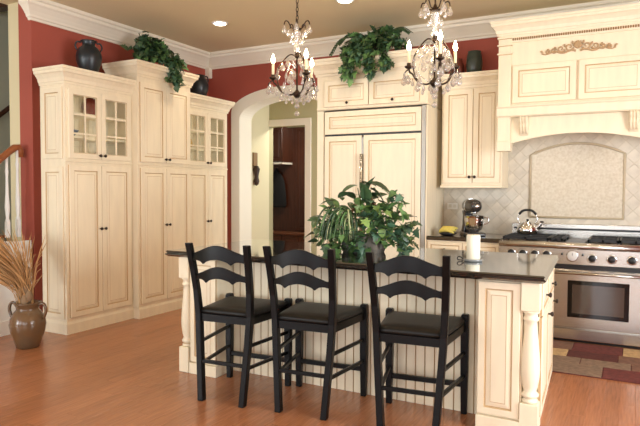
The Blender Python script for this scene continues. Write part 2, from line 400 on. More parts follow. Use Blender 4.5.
def pantry(loc, w_, d_, H, upper, label, left_side, right_side, crL, crR, yk=1.70, glass=False, back=.16):
    t = thing('pantry_cabinet', label, 'cabinet', loc, PI/2)
    b = hollow_body(t, w_, d_, .12, H, [.14, yk, yk+(upper-yk)*.36, yk+(upper-yk)*.68] if glass else [.14, yk])
    b.box(.045, w_-.045, 0, .02, yk-.03, yk+.045); b.box(.045, w_-.045, 0, .02, upper, H-.02); b.box(.045, w_-.045, 0, .02, .12, .17)
    b.box(.02, .045, 0, .02, .12, H-.02); b.box(w_-.045, w_-.02, 0, .02, .12, H-.02)
    b.box(w_/2-.012, w_/2+.012, .002, .02, .17, yk-.03)
    b.box(.2, w_-.02, d_, d_+back, .12, H)
    b.build('body', CREAM, t)
    bb = MB(); bb.loft([[(-.012 if left_side else 0, -.012, 0), (w_, -.012, 0), (w_, d_, 0), (-.012 if left_side else 0, d_, 0)],
                        [(-.012 if left_side else 0, -.012, .10), (w_, -.012, .10), (w_, d_, .10), (-.012 if left_side else 0, d_, .10)],
                        [(0, 0, .125), (w_, 0, .125), (w_, d_, .125), (0, d_, .125)]], cap=True)
    bb.build('plinth', CREAM, t)
    g = .032; c = w_/2
    MB().box(.0, w_, -.012, 0, yk+.008, yk+.024, c=.004).build('rail_moulding', CREAM, t)
    fn = glass_door if glass else door
    fn(t, g, c-.002, yk+.045, upper, 0, (c-.03, yk+.085)); fn(t, c+.002, w_-g, yk+.045, upper, 0, (c+.03, yk+.085))
    door(t, g, c-.002, .16, yk-.02, 0, (c-.028, 1.03)); door(t, c+.002, w_-g, .16, yk-.02, 0, (c+.028, 1.03))
    crown(t, w_, d_, H-.02, crL, crR)
    if left_side: side_panels(t, d_, left_side)
    if glass:
        for i in range(int((w_-.04)/.06)): MB().box(.03+i*.06, .036+i*.06, d_-.026, d_-.02, yk+.02, upper).build('bead_strip', CREAM, t)
    return t
XF, XM = -4.93, -4.84
W1, W2, W3 = .865, .875, .86
pantry((XF, 3.95, 0), W1, .36, 2.49, 2.43, 'tall cream pantry cabinet with glass upper doors nearest the staircase', [(1.74, 2.44), (.15, 1.66)], None, True, False, glass=True)
pantry((XM, 3.95+W1, 0), W2, .45, 2.70, 2.62, 'tallest cream pantry cabinet with solid doors between the two glass ones', None, None, True, True)
pantry((XF, 3.95+W1+W2, 0), W3, .36, 2.49, 2.43, 'tall cream pantry cabinet with glass upper doors beside the arch', None, None, False, True, glass=True)

# ------------------------------------------------------------------ refrigerator and its surround
XFR, YFR = -3.32, 6.15
sur = thing('fridge_surround', 'cream cabinet with two small doors built over the tall panelled refrigerator', 'cabinet', (XFR, YFR, 0))
b = MB(); b.box(0, .085, 0, .645, 0, 2.36); b.box(1.325, 1.34, 0, .645, 0, 2.36); b.box(0, 1.34, 0, .645, 2.365, 2.77)
b.build('body', CREAM, sur, bev=.003)
door(sur, .10, .655, 2.40, 2.70, 0, (.40, 2.435)); door(sur, .665, 1.25, 2.40, 2.70, 0, (.95, 2.435))
MB().box(0, 1.34, -.012, 0, 2.372, 2.388, c=.003).build('rail_moulding', CREAM, sur)
crown(sur, 1.34, .645, 2.755, True, True, k=1.18)
fr = thing('refrigerator', 'built-in refrigerator with cream panelled doors and chrome handles', 'refrigerator', (XFR+.09, YFR, 0))
MB().box(.0, 1.23, .03, .64, .0, 2.355).build('body', BLKPL, fr)
panel_mb(.008, 1.178, 2.085, 2.345, .03, .06, .03).build('grille_panel', [CREAM, GLAZE], fr)
panel_mb(.008, .478, .10, 2.062, .03, .06, .03).build('door', [CREAM, GLAZE], fr)
panel_mb(.505, 1.178, .10, 2.062, .03, .06, .03).build('door', [CREAM, GLAZE], fr)
MB().box(1.185, 1.23, .004, .03, .0, 2.355).build('steel_trim', STEELD, fr)
MB().box(.479, .504, .005, .03, .10, 2.04).build('steel_trim', STEELD, fr)
for x in (.483, .5):
    h = MB(); h.tube([(x, -.035, .75), (x, -.035, 1.85)], .008, 10)
    for z in (.8, 1.8): h.tube([(x, -.035, z), (x, .005, z)], .006, 8)
    h.build('handle', STEEL, fr)

# ------------------------------------------------------------------ wall cabinet, base cabinet, counter
uc = thing('wall_cabinet', 'cream two-door wall cabinet above the stand mixer', 'cabinet', (-1.91, 6.45, 1.47))
WU = .655
MB().box(0, WU, 0, .345, .03, 1.11).build('body', CREAM, uc, bev=.003)
door(uc, .02, .342, .055, 1.07, 0, (.317, .12)); door(uc, .348, WU-.02, .055, 1.07, 0, (.373, .12))
MB().box(-.005, WU+.005, -.03, .345, 0, .03, c=.006).build('light_rail', CREAM, uc)
crown(uc, WU, .345, 1.085, False, False, k=.95)
bc = thing('base_cabinet', 'cream base cabinet under the black counter beside the range', 'cabinet', (-1.975, 6.165, 0))
WB = .775
MB().box(0, WB, 0, .625, .1, .91).box(0, WB, .06, .625, 0, .1).build('body', CREAM, bc)
for i in (0, 1):
    x0 = .015+i*.375; d = panel_mb(x0, x0+.37, .735, .895, 0, .03).build('drawer', [CREAM, GLAZE], bc); knob(d, x0+.185, .815, -.02)
    door(bc, x0, x0+.37, .12, .72, 0, (x0+(.33 if i == 0 else .04), .66))
ct = MB().loft([[(-1.975+i, 6.145+i, z), (-1.2, 6.145+i, z), (-1.2, 6.795, z), (-1.975+i, 6.795, z)] for i, z in ((.006, .912), (0, .92), (0, .947), (.008, .955))], cap=True).build('countertop', GRAN)
tag(ct, 'short black granite counter between the refrigerator and the range', 'countertop')

# ------------------------------------------------------------------ tiled backsplash (pieces of the back wall)
def clip(poly, x0, x1, z0, z1):
    for ax, lim, sg in ((0, x0, 1), (0, x1, -1), (1, z0, 1), (1, z1, -1)):
        out = []
        for i in range(len(poly)):
            a, c = poly[i-1], poly[i]; da, dc = sg*(a[ax]-lim), sg*(c[ax]-lim)
            if (da < 0) != (dc < 0):
                t = da/(da-dc); out.append((a[0]+t*(c[0]-a[0]), a[1]+t*(c[1]-a[1])))
            if dc >= 0: out.append(c)
        poly = out
        if len(poly) < 3: return []
    return poly
MB().box(-1.98, .6, 6.792, 6.8, .9, 2.3).build('grout_bed', GROUT, wb)
PC, PHW, PZ0, PZS, PZT = -.56, .455, 1.16, 1.83, 1.945       # framed mosaic panel behind the range
E_ = .112; q = E_/math.sqrt(2); hg = q-.0018
def tile_mb(pl, cx, cz):
    sx = sum(p[0] for p in pl)/len(pl); sz = sum(p[1] for p in pl)/len(pl)
    inn_ = [(sx+(p[0]-sx)*.955, sz+(p[1]-sz)*.955) for p in pl]
    return MB().loft([[(p[0]-cx, 6.793, p[1]-cz) for p in pl], [(p[0]-cx, 6.7885, p[1]-cz) for p in pl], [(p[0]-cx, 6.787, p[1]-cz) for p in inn_]], cap=True)
full = None
for i in range(-3, 40):
    for j in range(-3, 40):
        cx = -2.0+(i-j)*q if False else -2.0+i*q; cz = .93+j*q
        if (i+j) % 2: continue
        if cx < -2.1 or cx > .35 or cz > 2.2: continue
        if abs(cx-PC) < PHW-q and PZ0+q < cz < PZS-q*.3: continue
        pl = [(cx, cz-hg), (cx+hg, cz), (cx, cz+hg), (cx-hg, cz)]
        cl = clip(pl, -1.978, .3, .957, 2.15)
        if len(cl) < 3: continue
        ar = abs(sum(cl[k-1][0]*cl[k][1]-cl[k][0]*cl[k-1][1] for k in range(len(cl))))/2
        if ar < .0008: continue
        if len(cl) == 4 and ar > 2*hg*hg*.98:
            if full is None: full = tile_mb([(0, -hg), (hg, 0), (0, hg), (-hg, 0)], 0, 0).mesh('tile', STONE)
            link('tile', full, wb, (cx, 0, cz))
        else: tile_mb(cl, cx, cz).build('tile', STONE, wb, (cx, 0, cz))
MOS = mat('mosaic_stone', srgb(222, 212, 193), .5, noise=.3, nscale=42, col2=srgb(206, 193, 170), bump=.3, bscale=60)
def parch(hw, z0, zs, zt, n=20): return [(PC-hw, z0), (PC+hw, z0)]+[(PC+hw*cos(PI*k/n) if False else PC+hw-2*hw*k/n, zs+(zt-zs)*(1-(1-2*k/n)**2)) for k in range(n+1)]
MB().prism(parch(PHW, PZ0, PZS, PZT), 6.779, 6.792).build('mosaic_panel', MOS, wb)
pts = parch(PHW, PZ0, PZS, PZT); pts = [(x, 6.778, z) for x, z in pts]+[(pts[0][0], 6.778, pts[0][1])]
MB().tube(pts, .013, 8).build('panel_frame', mat('frame_stone', srgb(196, 180, 152), .5), wb)
ol = thing('wall_outlet', 'white double outlet plate on the tiles left of the mixer', 'outlet', (-1.872, 6.786, 1.225))
MB().box(-.06, .06, -.007, 0, 0, .075, c=.003).build('plate', PLWHITE, ol)
for x in (-.028, .028): MB().box(x-.018, x+.018, -.010, -.006, .02, .055, c=.002).build('socket', mat('outlet_ivory', srgb(222, 218, 206), .4), ol)

# ------------------------------------------------------------------ range hood
hd = thing('range_hood', 'large cream range hood with carved ornament and arched valance', 'range hood', (-1.25, 6.15, 1.84))
WH = 1.47; Z = lambda z: z-1.84
b = MB(); b.box(.02, WH-.02, .02, .645, Z(2.28), Z(3.0)); b.box(.005, .05, .11, .645, Z(1.94), Z(2.28)); b.box(WH-.05, WH-.005, .11, .645, Z(1.94), Z(2.28))
b.box(.05, WH-.05, .09, .645, Z(2.2), Z(2.25)); b.build('body', CREAM, hd)
for x0 in (0, WH-.125):
    p = MB(); p.box(x0, x0+.125, 0, .11, Z(1.94), Z(3.0)).build('pilaster', CREAM, hd, bev=.004)
    MB().box(x0-.004, x0+.13, -.012, .11, Z(1.84), Z(1.94)).build('pilaster_block', CREAM, hd, bev=.004)
    for z in (2.80, 2.885, 2.955):
        MB().loft(rect_rings(0, 1, 0, 1, [(0, 0)]) and [[(x0-o, -o, Z(z)+h), (x0+.125+o, -o, Z(z)+h), (x0+.125+o, .1, Z(z)+h), (x0-o, .1, Z(z)+h)] for o, h in ((.0, 0), (.01, .006), (.012, .016), (.002, .022))], mi=[1, 0, 0], cap=True).build('pilaster_band', [CREAM, GLAZE], hd)
for x0, x1 in ((.14, .725), (.745, 1.33)): panel_mb(x0, x1, Z(2.315), Z(2.69), .02, .055, .02).build('front_panel', [CREAM, GLAZE], hd)
MB().box(.125, WH-.125, .0, .02, Z(2.915), Z(3.0)).build('frieze', CREAM, hd)
bs = MB()
for i in range(60): 
    x = .135+i*.0203; bs.box(x, x+.012, -.008, 0, Z(2.935), Z(2.957))
bs.build('dentil_strip', mat('dentil_brown', srgb(150, 116, 76), .6), hd, kind='stuff')
crown(hd, WH, .645, Z(2.985), True, True, k=.9)
MB().loft([[(.1-o if False else -.005, -.02-o, Z(2.18)+h), (WH+.005, -.02-o, Z(2.18)+h), (WH+.005, .12, Z(2.18)+h), (-.005, .12, Z(2.18)+h)] for o, h in ((-.012, 0), (0, .012), (0, .085), (.012, .1), (.012, .108))], cap=True).build('mantel_shelf', CREAM, hd)
n = 24; x0, x1 = .125, WH-.125
poly = [(x1, Z(2.18)), (x0, Z(2.18))]+[(x0+(x1-x0)*k/n, Z(1.92)+.085*(1-(1-2*k/n)**2)) for k in range(n+1)]
MB().prism(poly, .06, .085).build('arched_valance', CREAM, hd)
for xc in (.25, WH-.25):
    pr_ = [(.06, 0), (.0, 0), (-.012, -.02), (.0, -.05), (.012, -.07), (.008, -.1), (.02, -.13), (.035, -.165), (.06, -.19)]
    k = MB(); k.prism([(y, Z(2.18)+z) for y, z in pr_], xc-.042, xc+.042, 'yz').build('corbel', CREAM, hd, bev=.006)
    k = MB()
    for s in (-.026, 0, .026): k.tube([(xc+s, y-.004, Z(2.18)+z) for y, z in pr_[1:-1]], .007, 6)
    k.build('corbel_scroll', [CREAM], hd)
# carved scrollwork
def spiral(cx, cz, r, turns, a0, sg, n=16, y=.012): return [(cx+sg*r*(1-.8*k/n)*cos(a0+turns*2*PI*k/n), y, cz+r*(1-.8*k/n)*sin(a0+turns*2*PI*k/n)) for k in range(n+1)]
orn = MB(); oc, oz = WH/2, Z(2.79)
for s in (-1, 1):
    for dx, r, dz in ((.075, .040, .03), (.15, .034, .02), (.215, .026, .01), (.27, .02, .004)):
        orn.tube(spiral(oc+s*dx, oz+dz, r, 1.2, PI*1.1, s), [.010*(1-.5*k/16) for k in range(17)], 6)
    orn.tube([(oc+s*(.02+.034*k), .014, oz-.012+.012*sin(k*1.4)) for k in range(10)], [.011*(1-.06*k) for k in range(10)], 6)
    for dx, dz, a in ((.11, .05, 1.0), (.19, .035, .6), (.25, .022, .5), (.045, .07, 1.4), (.31, .012, .2)):
        orn.tube([(oc+s*dx, .013, oz+dz-.02), (oc+s*(dx+.018*cos(a)), .010, oz+dz), (oc+s*(dx+.03*cos(a)), .014, oz+dz+.016*sin(a))], [.004, .011, .002], 6)
for k in range(7):
    a = PI*(k+.5)/7; orn.tube([(oc, .014, oz+.01), (oc+.035*cos(a), .006, oz+.03+.04*sin(a)), (oc+.045*cos(a), .012, oz+.03+.055*sin(a))], [.006, .011, .004], 6)
orn.build('carved_ornament', mat('ornament_glaze', srgb(184, 152, 112), .5), hd)

# ------------------------------------------------------------------ range
rg_ = thing('kitchen_range', 'wide stainless steel range with two ovens and black grates', 'range', (-1.19, 6.05, 0))
WR = 1.355
b = MB(); b.box(0, WR, .03, .73, .1, .90); b.build('body', STEEL, rg_)
MB().box(0, WR, .02, .055, .90, .953, c=.005).build('front_ledge', STEEL, rg_)
MB().box(.01, WR-.01, .06, .7, 0, .1).build('toe_kick', mat('dark_kick', srgb(60, 54, 50), .4, metal=.8), rg_)
MB().box(0, WR, -.004, .03, .035, .135, c=.004).build('kick_panel', STEEL, rg_)
MB().box(0, WR, .02, .70, .90, .925, c=.004).build('cooktop', mat('cooktop_steel', srgb(120, 114, 106), .35, metal=.9), rg_)
MB().tube([(0, .0, .922), (WR, .0, .922)], .031, 16).build('bullnose_rail', STEEL, rg_)
MB().box(0, WR, -.005, .03, .745, .90, c=.006).build('control_panel', STEEL, rg_)
MB().box(0, WR, 6.8-6.05-.06, .74, .925, 1.095, c=.006).build('back_riser', STEEL, rg_)
MB().box(.02, WR-.02, .675, .692, 1.03, 1.05).build('vent_strip', BLKPL, rg_)
MB().box(.0, WR, -.002, .03, .705, .742).build('vent_gap', BLKPL, rg_)
def knob_r(x, z, r=.034, ring=True):
    k = MB().lathe([(r*.92, 0), (r, .006), (r*.9, .03), (r*.8, .034), (.001, .034)], (x, -.004, z), 20, axis='y').build('knob', BLKPL, rg_)
    if ring: MB().lathe([(r*1.3, 0), (r*1.3, .004), (r*1.05, .007)], (x, -.004, z), 24, axis='y').build('bezel', CHROME, k)
for x in (.115, .225, .335, .445): knob_r(x, .835)
for x in (.845, 1.01, 1.175): knob_r(x, .815)
for x in (.585, .765): knob_r(x, .845, .011, False)
d = MB().lathe([(.054, 0), (.054, .006), (.048, .009), (.001, .009)], (.675, -.004, .83), 28, axis='y').build('oven_dial', CHROME, rg_)
MB().lathe([(.046, 0), (.044, .002), (.001, .002)], (.675, -.0131, .83), 28, axis='y').build('dial_face', mat('dial_grey', srgb(214, 212, 208), .3), d)
MB().box(.673, .677, -.018, -.0145, .832, .858).build('dial_hand', BLKPL, d)
def oven_door(x0, x1):
    d = MB().box(x0, x1, -.012, .03, .15, .70, c=.006).build('oven_door', STEEL, rg_)
    c = (x0+x1)/2-(.03 if x0 > .3 else 0); hw = min(.26, (x1-x0)/2-.09)
    MB().box(c-hw, c+hw, -.016, -.011, .25, .60, c=.003).build('window_frame', BLKGLASS, d)
    MB().box(c-hw+.04, c+hw-.04, -.018, -.0155, .29, .562).build('window_glass', mat('oven_glass', srgb(70, 58, 50), .08, spec=.8), d)
    h = MB().tube([(x0+.012, -.05, .672), (x1-.012, -.05, .672)], .014, 12)
    for x in (x0+.04, x1-.04): h.tube([(x, -.05, .672), (x, -.01, .672)], .009, 8)
    h.build('handle', STEEL, d)
oven_door(.01, .505); oven_door(.515, WR-.01)
gx = [(.02, .45), (.46, .58), (.59, .78), (.80, 1.06), (1.07, 1.335)]
for i, (x0, x1) in enumerate(gx):
    g = MB(); 
    if i == 2:
        MB().box(x0, x1, .08, .64, .925, .95, c=.006).build('griddle', mat('griddle_steel', srgb(70, 68, 66), .35, metal=.8), rg_); continue
    for y in (.06, .34, .62): g.box(x0, x1, y, y+.016, .965, .988)
    for x in (x0, (x0+x1)/2-.008, x1-.016): g.box(x, x+.016, .06, .636, .965, .988)
    for y in (.13, .20, .27, .41, .48, .55): g.box(x0+.02, x1-.02, y, y+.01, .972, .992)
    for x in (x0, x1-.016):
        for y in (.06, .34, .62): g.box(x, x+.016, y, y+.016, .925, .966)
    g.build('grate', IRONB, rg_)
    for y in (.2, .48): MB().lathe([(.06, .925), (.055, .935), (.03, .938), (.03, .946), (.001, .948)], ((x0+x1)/2, y, 0), 18).build('burner', IRONB, rg_)

# ------------------------------------------------------------------ rug of stitched patches
rug = thing('patchwork_rug', 'patchwork rug in maroon and tan lying in front of the range', 'rug', (-1.0, 5.0, 0))
MB().box(-.05, 2.25, 0, 1.03, .0005, .008).build('rug_backing', RUGS[0], rug)
cols = [[(-.05, .28, 1), (.28, .58, 3), (.58, 1.05, 2), (1.05, 1.6, 0), (1.6, 2.25, 4)], [(-.05, .46, 4), (.46, .62, 1), (.62, 1.25, 3), (1.25, 1.9, 1), (1.9, 2.25, 0)],
        [(-.05, .45, 1), (.45, .62, 1), (.62, .85, 3), (.85, 1.3, 4), (1.3, 2.25, 2)], [(-.05, .3, 2), (.3, .56, 2), (.56, .84, 0), (.84, 1.6, 1), (1.6, 2.25, 3)]]
rows = [(0, .30), (.30, .50), (.50, .74), (.74, 1.03)]
cols[0] = [(-.05, .40, 2), (.40, .80, 4), (.80, 1.7, 3), (1.7, 2.25, 1)]; cols[1] = [(-.05, .35, 1), (.35, .62, 4), (.62, 1.0, 4), (1.0, 2.25, 2)]
cols[2] = [(-.05, .5, 1), (.5, .9, 0), (.9, 1.6, 2), (1.6, 2.25, 3)]; cols[3] = [(-.05, .52, 2), (.52, .93, 3), (.93, 1.7, 1), (1.7, 2.25, 0)]
for (y0, y1), cs in zip(rows, cols):
    for x0, x1, k in cs: MB().box(x0+.003, x1-.003, y0+.003, y1-.003, .004, .012, c=.003).build('patch', RUGS[k], rug)

# ------------------------------------------------------------------ island
XI, YI = -3.17, 3.58; WI, DI = 2.70, 1.16
isl = thing('kitchen_island', 'cream island base with beadboard front and turned corner posts', 'kitchen island', (XI, YI, 0))
ZT = .914
b = MB(); b.prism([(.02, .25), (WI-.02, .25), (WI-.02, .12), (WI-.075, DI-.02), (.02, DI-.02)], 0, ZT, 'xy'); b.box(.10, .355, .03, .25, 0, ZT); b.box(2.34, WI-.1, .03, .25, 0, ZT)
b.box(.02, .1, .12, .25, 0, ZT); b.build('body', CREAM, isl)
for x0, x1 in ((.105, .352), (2.343, WI-.11)):
    panel_mb(x0, x1, .095, .902, .03, .042, .02).build('pier_panel', [CREAM, GLAZE], isl)
    MB().box(x0-.004, x1+.012 if x0 < 1 else x1+.005, .0, .25, 0, .085).build('pier_base', CREAM, isl, bev=.003)
TP = [(.032, .2), (.04, .204), (.042, .216), (.034, .222), (.03, .228), (.044, .238), (.046, .25), (.036, .262), (.032, .27), (.040, .30), (.047, .35), (.050, .40), (.048, .46), (.042, .53), (.036, .60), (.033, .65), (.031, .68), (.040, .69), (.041, .702), (.033, .71), (.033, .725), (.043, .735), (.043, .745)]
for xc in (.048, WI-.055):
    hw = .05 if xc > 1 else .046
    p = MB(); p.lathe([(r*(1.12 if xc > 1 else 1), z) for r, z in TP], (xc, .05, 0), 24)
    p.box(xc-hw, xc+hw, .0, .1, 0, .2, c=.004); p.box(xc-hw, xc+hw, .0, .1, .745, ZT, c=.004)
    p.build('turned_post', CREAM, isl)
    MB().lathe([(.036, .222), (.0325, .2245), (.036, .228)], (xc, .05, 0), 24).build('glaze_ring', GLAZE, isl)
nb = 30; bw = (2.34-.36)/nb; BM = None
for i in range(nb):
    if BM is None:
        b = MB(); h = bw/2; pr2 = [(-h, .006), (-h+.0045, 0), (-.0045+h, 0), (h, .006)]
        b.loft([[(x, y, z) for x, y in pr2+[(h, .02), (-h, .02)]] for z in (.0, ZT)], cap=True)
        b.m = [1, 0, 1, 0, 0, 0, 0, 0]; BM = b.mesh('bead_board', [CREAM, TAUPE])
    link('bead_board', BM, isl, (.36+bw*(i+.5), .232, 0))
def panel_xp(parent, y0, y1, z0, z1, x, name, fr=.05):
    bb = panel_mb(y0, y1, z0, z1, 0, fr, .02); bb.v = [(x-y_, x_, z_) for x_, y_, z_ in bb.v]
    return bb.build(name, [CREAM, GLAZE], parent)
def knob_xp(parent, x, y, z): MB().lathe([(.006, 0), (.006, .012), (.014, .018), (.017, .024), (.014, .031), (.004, .034)], (x, y, z), 12, axis='x').build('knob', KNOBM, parent)
for y0, y1 in ((.01, .50), (.51, 1.01)):
    d = panel_xp(isl, y0, y1, .70, .90, -.02, 'drawer', .03); knob_xp(d, 0, (y0+y1)/2, .79); d.location = (WI, .12, 0); d.rotation_euler.z = math.radians(3.0)
    d = panel_xp(isl, y0, y1, .09, .69, -.02, 'door'); knob_xp(d, 0, y1-.04, .63); d.location = (WI, .12, 0); d.rotation_euler.z = math.radians(3.0)
ex = MB(); prof = [(.02, .9145), (.012, .92), (.0, .93), (.0, .935), (.012, .942), (.012, .946), (.004, .954), (.012, .961)]
ex.loft([[(-3.28+o, 3.545+o, z), (-.437-o, 3.545+o, z), (-.50-o, 4.78-o, z), (-3.28+o, 4.78-o, z)] for o, z in prof], cap=True)
tag(ex.build('island_countertop', GRAN), 'long polished black granite top of the island', 'countertop')

# ------------------------------------------------------------------ bar stools
def slat_mb(hw, z, y0, bow, h0):
    n = 40; R = []
    for k in range(n+1):
        u = -1+2*k/n; au = abs(u)
        t = z+h0+.05*(.5+.5*cos(PI*min(1, au/.85)))**.8-.006*math.exp(-((au-.86)/.08)**2)
        bt = z+.026*max(0, cos(PI/2*min(1, au/.5)))+(.014*abs(sin((au-.5)/.5*PI)) if au > .5 else 0)-.008*math.exp(-((au-.5)/.06)**2)
        y = y0-bow*(1-u*u); x = u*hw
        R.append([(x, y-.009, bt), (x, y+.009, bt), (x, y+.009, t), (x, y-.009, t)])
    return MB().loft(R, cap=True)
def bar(b, p, q_, w1, w2=None, d=None):
    p, q_ = Vector(p), Vector(q_); t = (q_-p).normalized(); a = t.cross(Vector((0, 1, 0)))
    if a.length < .1: a = t.cross(Vector((1, 0, 0)))
    a.normalize(); c = t.cross(a); w2 = w2 or w1; d = d or w1
    R = []
    for P, s in ((p, w1), (q_, w2)): R.append([P+a*(i*s/2)+c*(j*d/2) for i, j in ((-1, -1), (1, -1), (1, 1), (-1, 1))])
    return b.loft(R, cap=True)
def stool():
    t = thing('bar_stool', 'x', 'bar stool', group='black bar stools along the island')
    for s in (-1, 1):
        pts = [(s*.160, -.262, 0), (s*.174, -.250, .2), (s*.190, -.236, .42), (s*.200, -.23, .60), (s*.208, -.245, .76), (s*.216, -.275, .92), (s*.224, -.315, 1.085)]
        R = []
        for i, p in enumerate(pts):
            hx, hy = .021, (.024 if i < 4 else .02); R.append([(p[0]+a*hx, p[1]+c*hy, p[2]) for a, c in ((-1, -1), (1, -1), (1, 1), (-1, 1))])
        MB().loft(R, cap=True).build('back_post', BLACKW, t, bev=.005)
        b = MB().loft([[(s*.25+a*h, .245+c*h, z) for a, c in ((-1, -1), (1, -1), (1, 1), (-1, 1))] for h, z in ((.019, 0), (.024, .3), (.025, .635), (.02, .65))], cap=True)
        b.build('front_leg', BLACKW, t, bev=.004)
        for z, w_ in ((.40, .022), (.25, .022)):
            b = MB(); bar(b, (s*(.16+.06*z), -.245, z), (s*.25, .245, z), w_); b.build('side_rung', BLACKW, t, bev=.004)
        b = MB(); bar(b, (s*.196, -.22, .568), (s*.248, .24, .568), .05, d=.022); b.build('apron', BLACKW, t)
    b = MB(); bar(b, (-.25, .245, .19), (.25, .245, .19), .032, d=.03); b.build('foot_rest', BLACKW, t, bev=.005)
    b = MB(); bar(b, (-.178, -.25, .27), (.178, -.25, .27), .024); b.build('rear_rung', BLACKW, t, bev=.004)
    b = MB(); bar(b, (-.25, .245, .568), (.25, .245, .568), .05, d=.022); b.build('apron', BLACKW, t)
    b = MB(); bar(b, (-.2, -.228, .568), (.2, -.228, .568), .05, d=.022); b.build('apron', BLACKW, t)
    R = []
    for ins, z in ((.012, .592), (.0, .598), (.0, .618), (.012, .629), (.05, .637), (.12, .641)):
        ring = []
        for (x0, y0), (x1, y1) in zip([(-.20, -.235), (.20, -.235), (.262, .262), (-.262, .262)], [(.20, -.235), (.262, .262), (-.262, .262), (-.20, -.235)]):
            for k in range(6):
                f = k/6; x, y = x0+(x1-x0)*f, y0+(y1-y0)*f
                ring.append((x*(1-ins/.26), y*(1-ins/.26), z))
        R.append(ring)
    MB().loft(R, cap=True, sm=True).build('seat', SEATM, t)
    slat_mb(.215, .955, -.29, .035, .07).build('back_slat', BLACKW, t, bev=.003)
    slat_mb(.208, .825, -.262, .035, .055).build('back_slat', BLACKW, t, bev=.003)
    return t
st = stool()
for i, (x, y, a, lb) in enumerate([(-2.46, 3.435, 5, 'black ladder-back bar stool at the end of the island nearest the pantry'), (-1.885, 3.51, 5, 'black ladder-back bar stool in the middle of the three at the island'), (-1.175, 3.515, 6, 'black ladder-back bar stool nearest the white candle and the range')]):
    o = st if i == 0 else copy_tree(st)
    o.location = (x, y, 0); o.rotation_euler = (0, 0, math.radians(a)); o['label'] = lb

# ------------------------------------------------------------------ chandeliers
DROP = MB().lathe([(.001, 0), (.011, .007), (.014, .017), (.010, .030), (.004, .050), (.001, .058)], n=6, sm=False).mesh('crystal_drop', CRYST)
BALLM = MB().lathe([(.001, 0), (.012, .004), (.02, .014), (.022, .022), (.018, .034), (.008, .043), (.001, .046)], n=10, sm=False).mesh('crystal_ball', CRYST)
PEAR = MB().lathe([(.001, 0), (.017, .009), (.024, .023), (.020, .040), (.010, .060), (.002, .076)], n=8, sm=False).mesh('crystal_drop', CRYST)
def bez(pts, n=14):
    out = []
    P = [Vector(p) for p in pts]; P = [P[0]*2-P[1]]+P+[P[-1]*2-P[-2]]
    for i in range(1, len(P)-2):
        for k in range(n if i < len(P)-3 else n+1):
            t = k/n; a, b_, c, d = P[i-1:i+3]
            out.append(.5*((2*b_)+(c-a)*t+(2*a-5*b_+4*c-d)*t*t+(3*b_-a-3*c+d)*t**3))
    return out
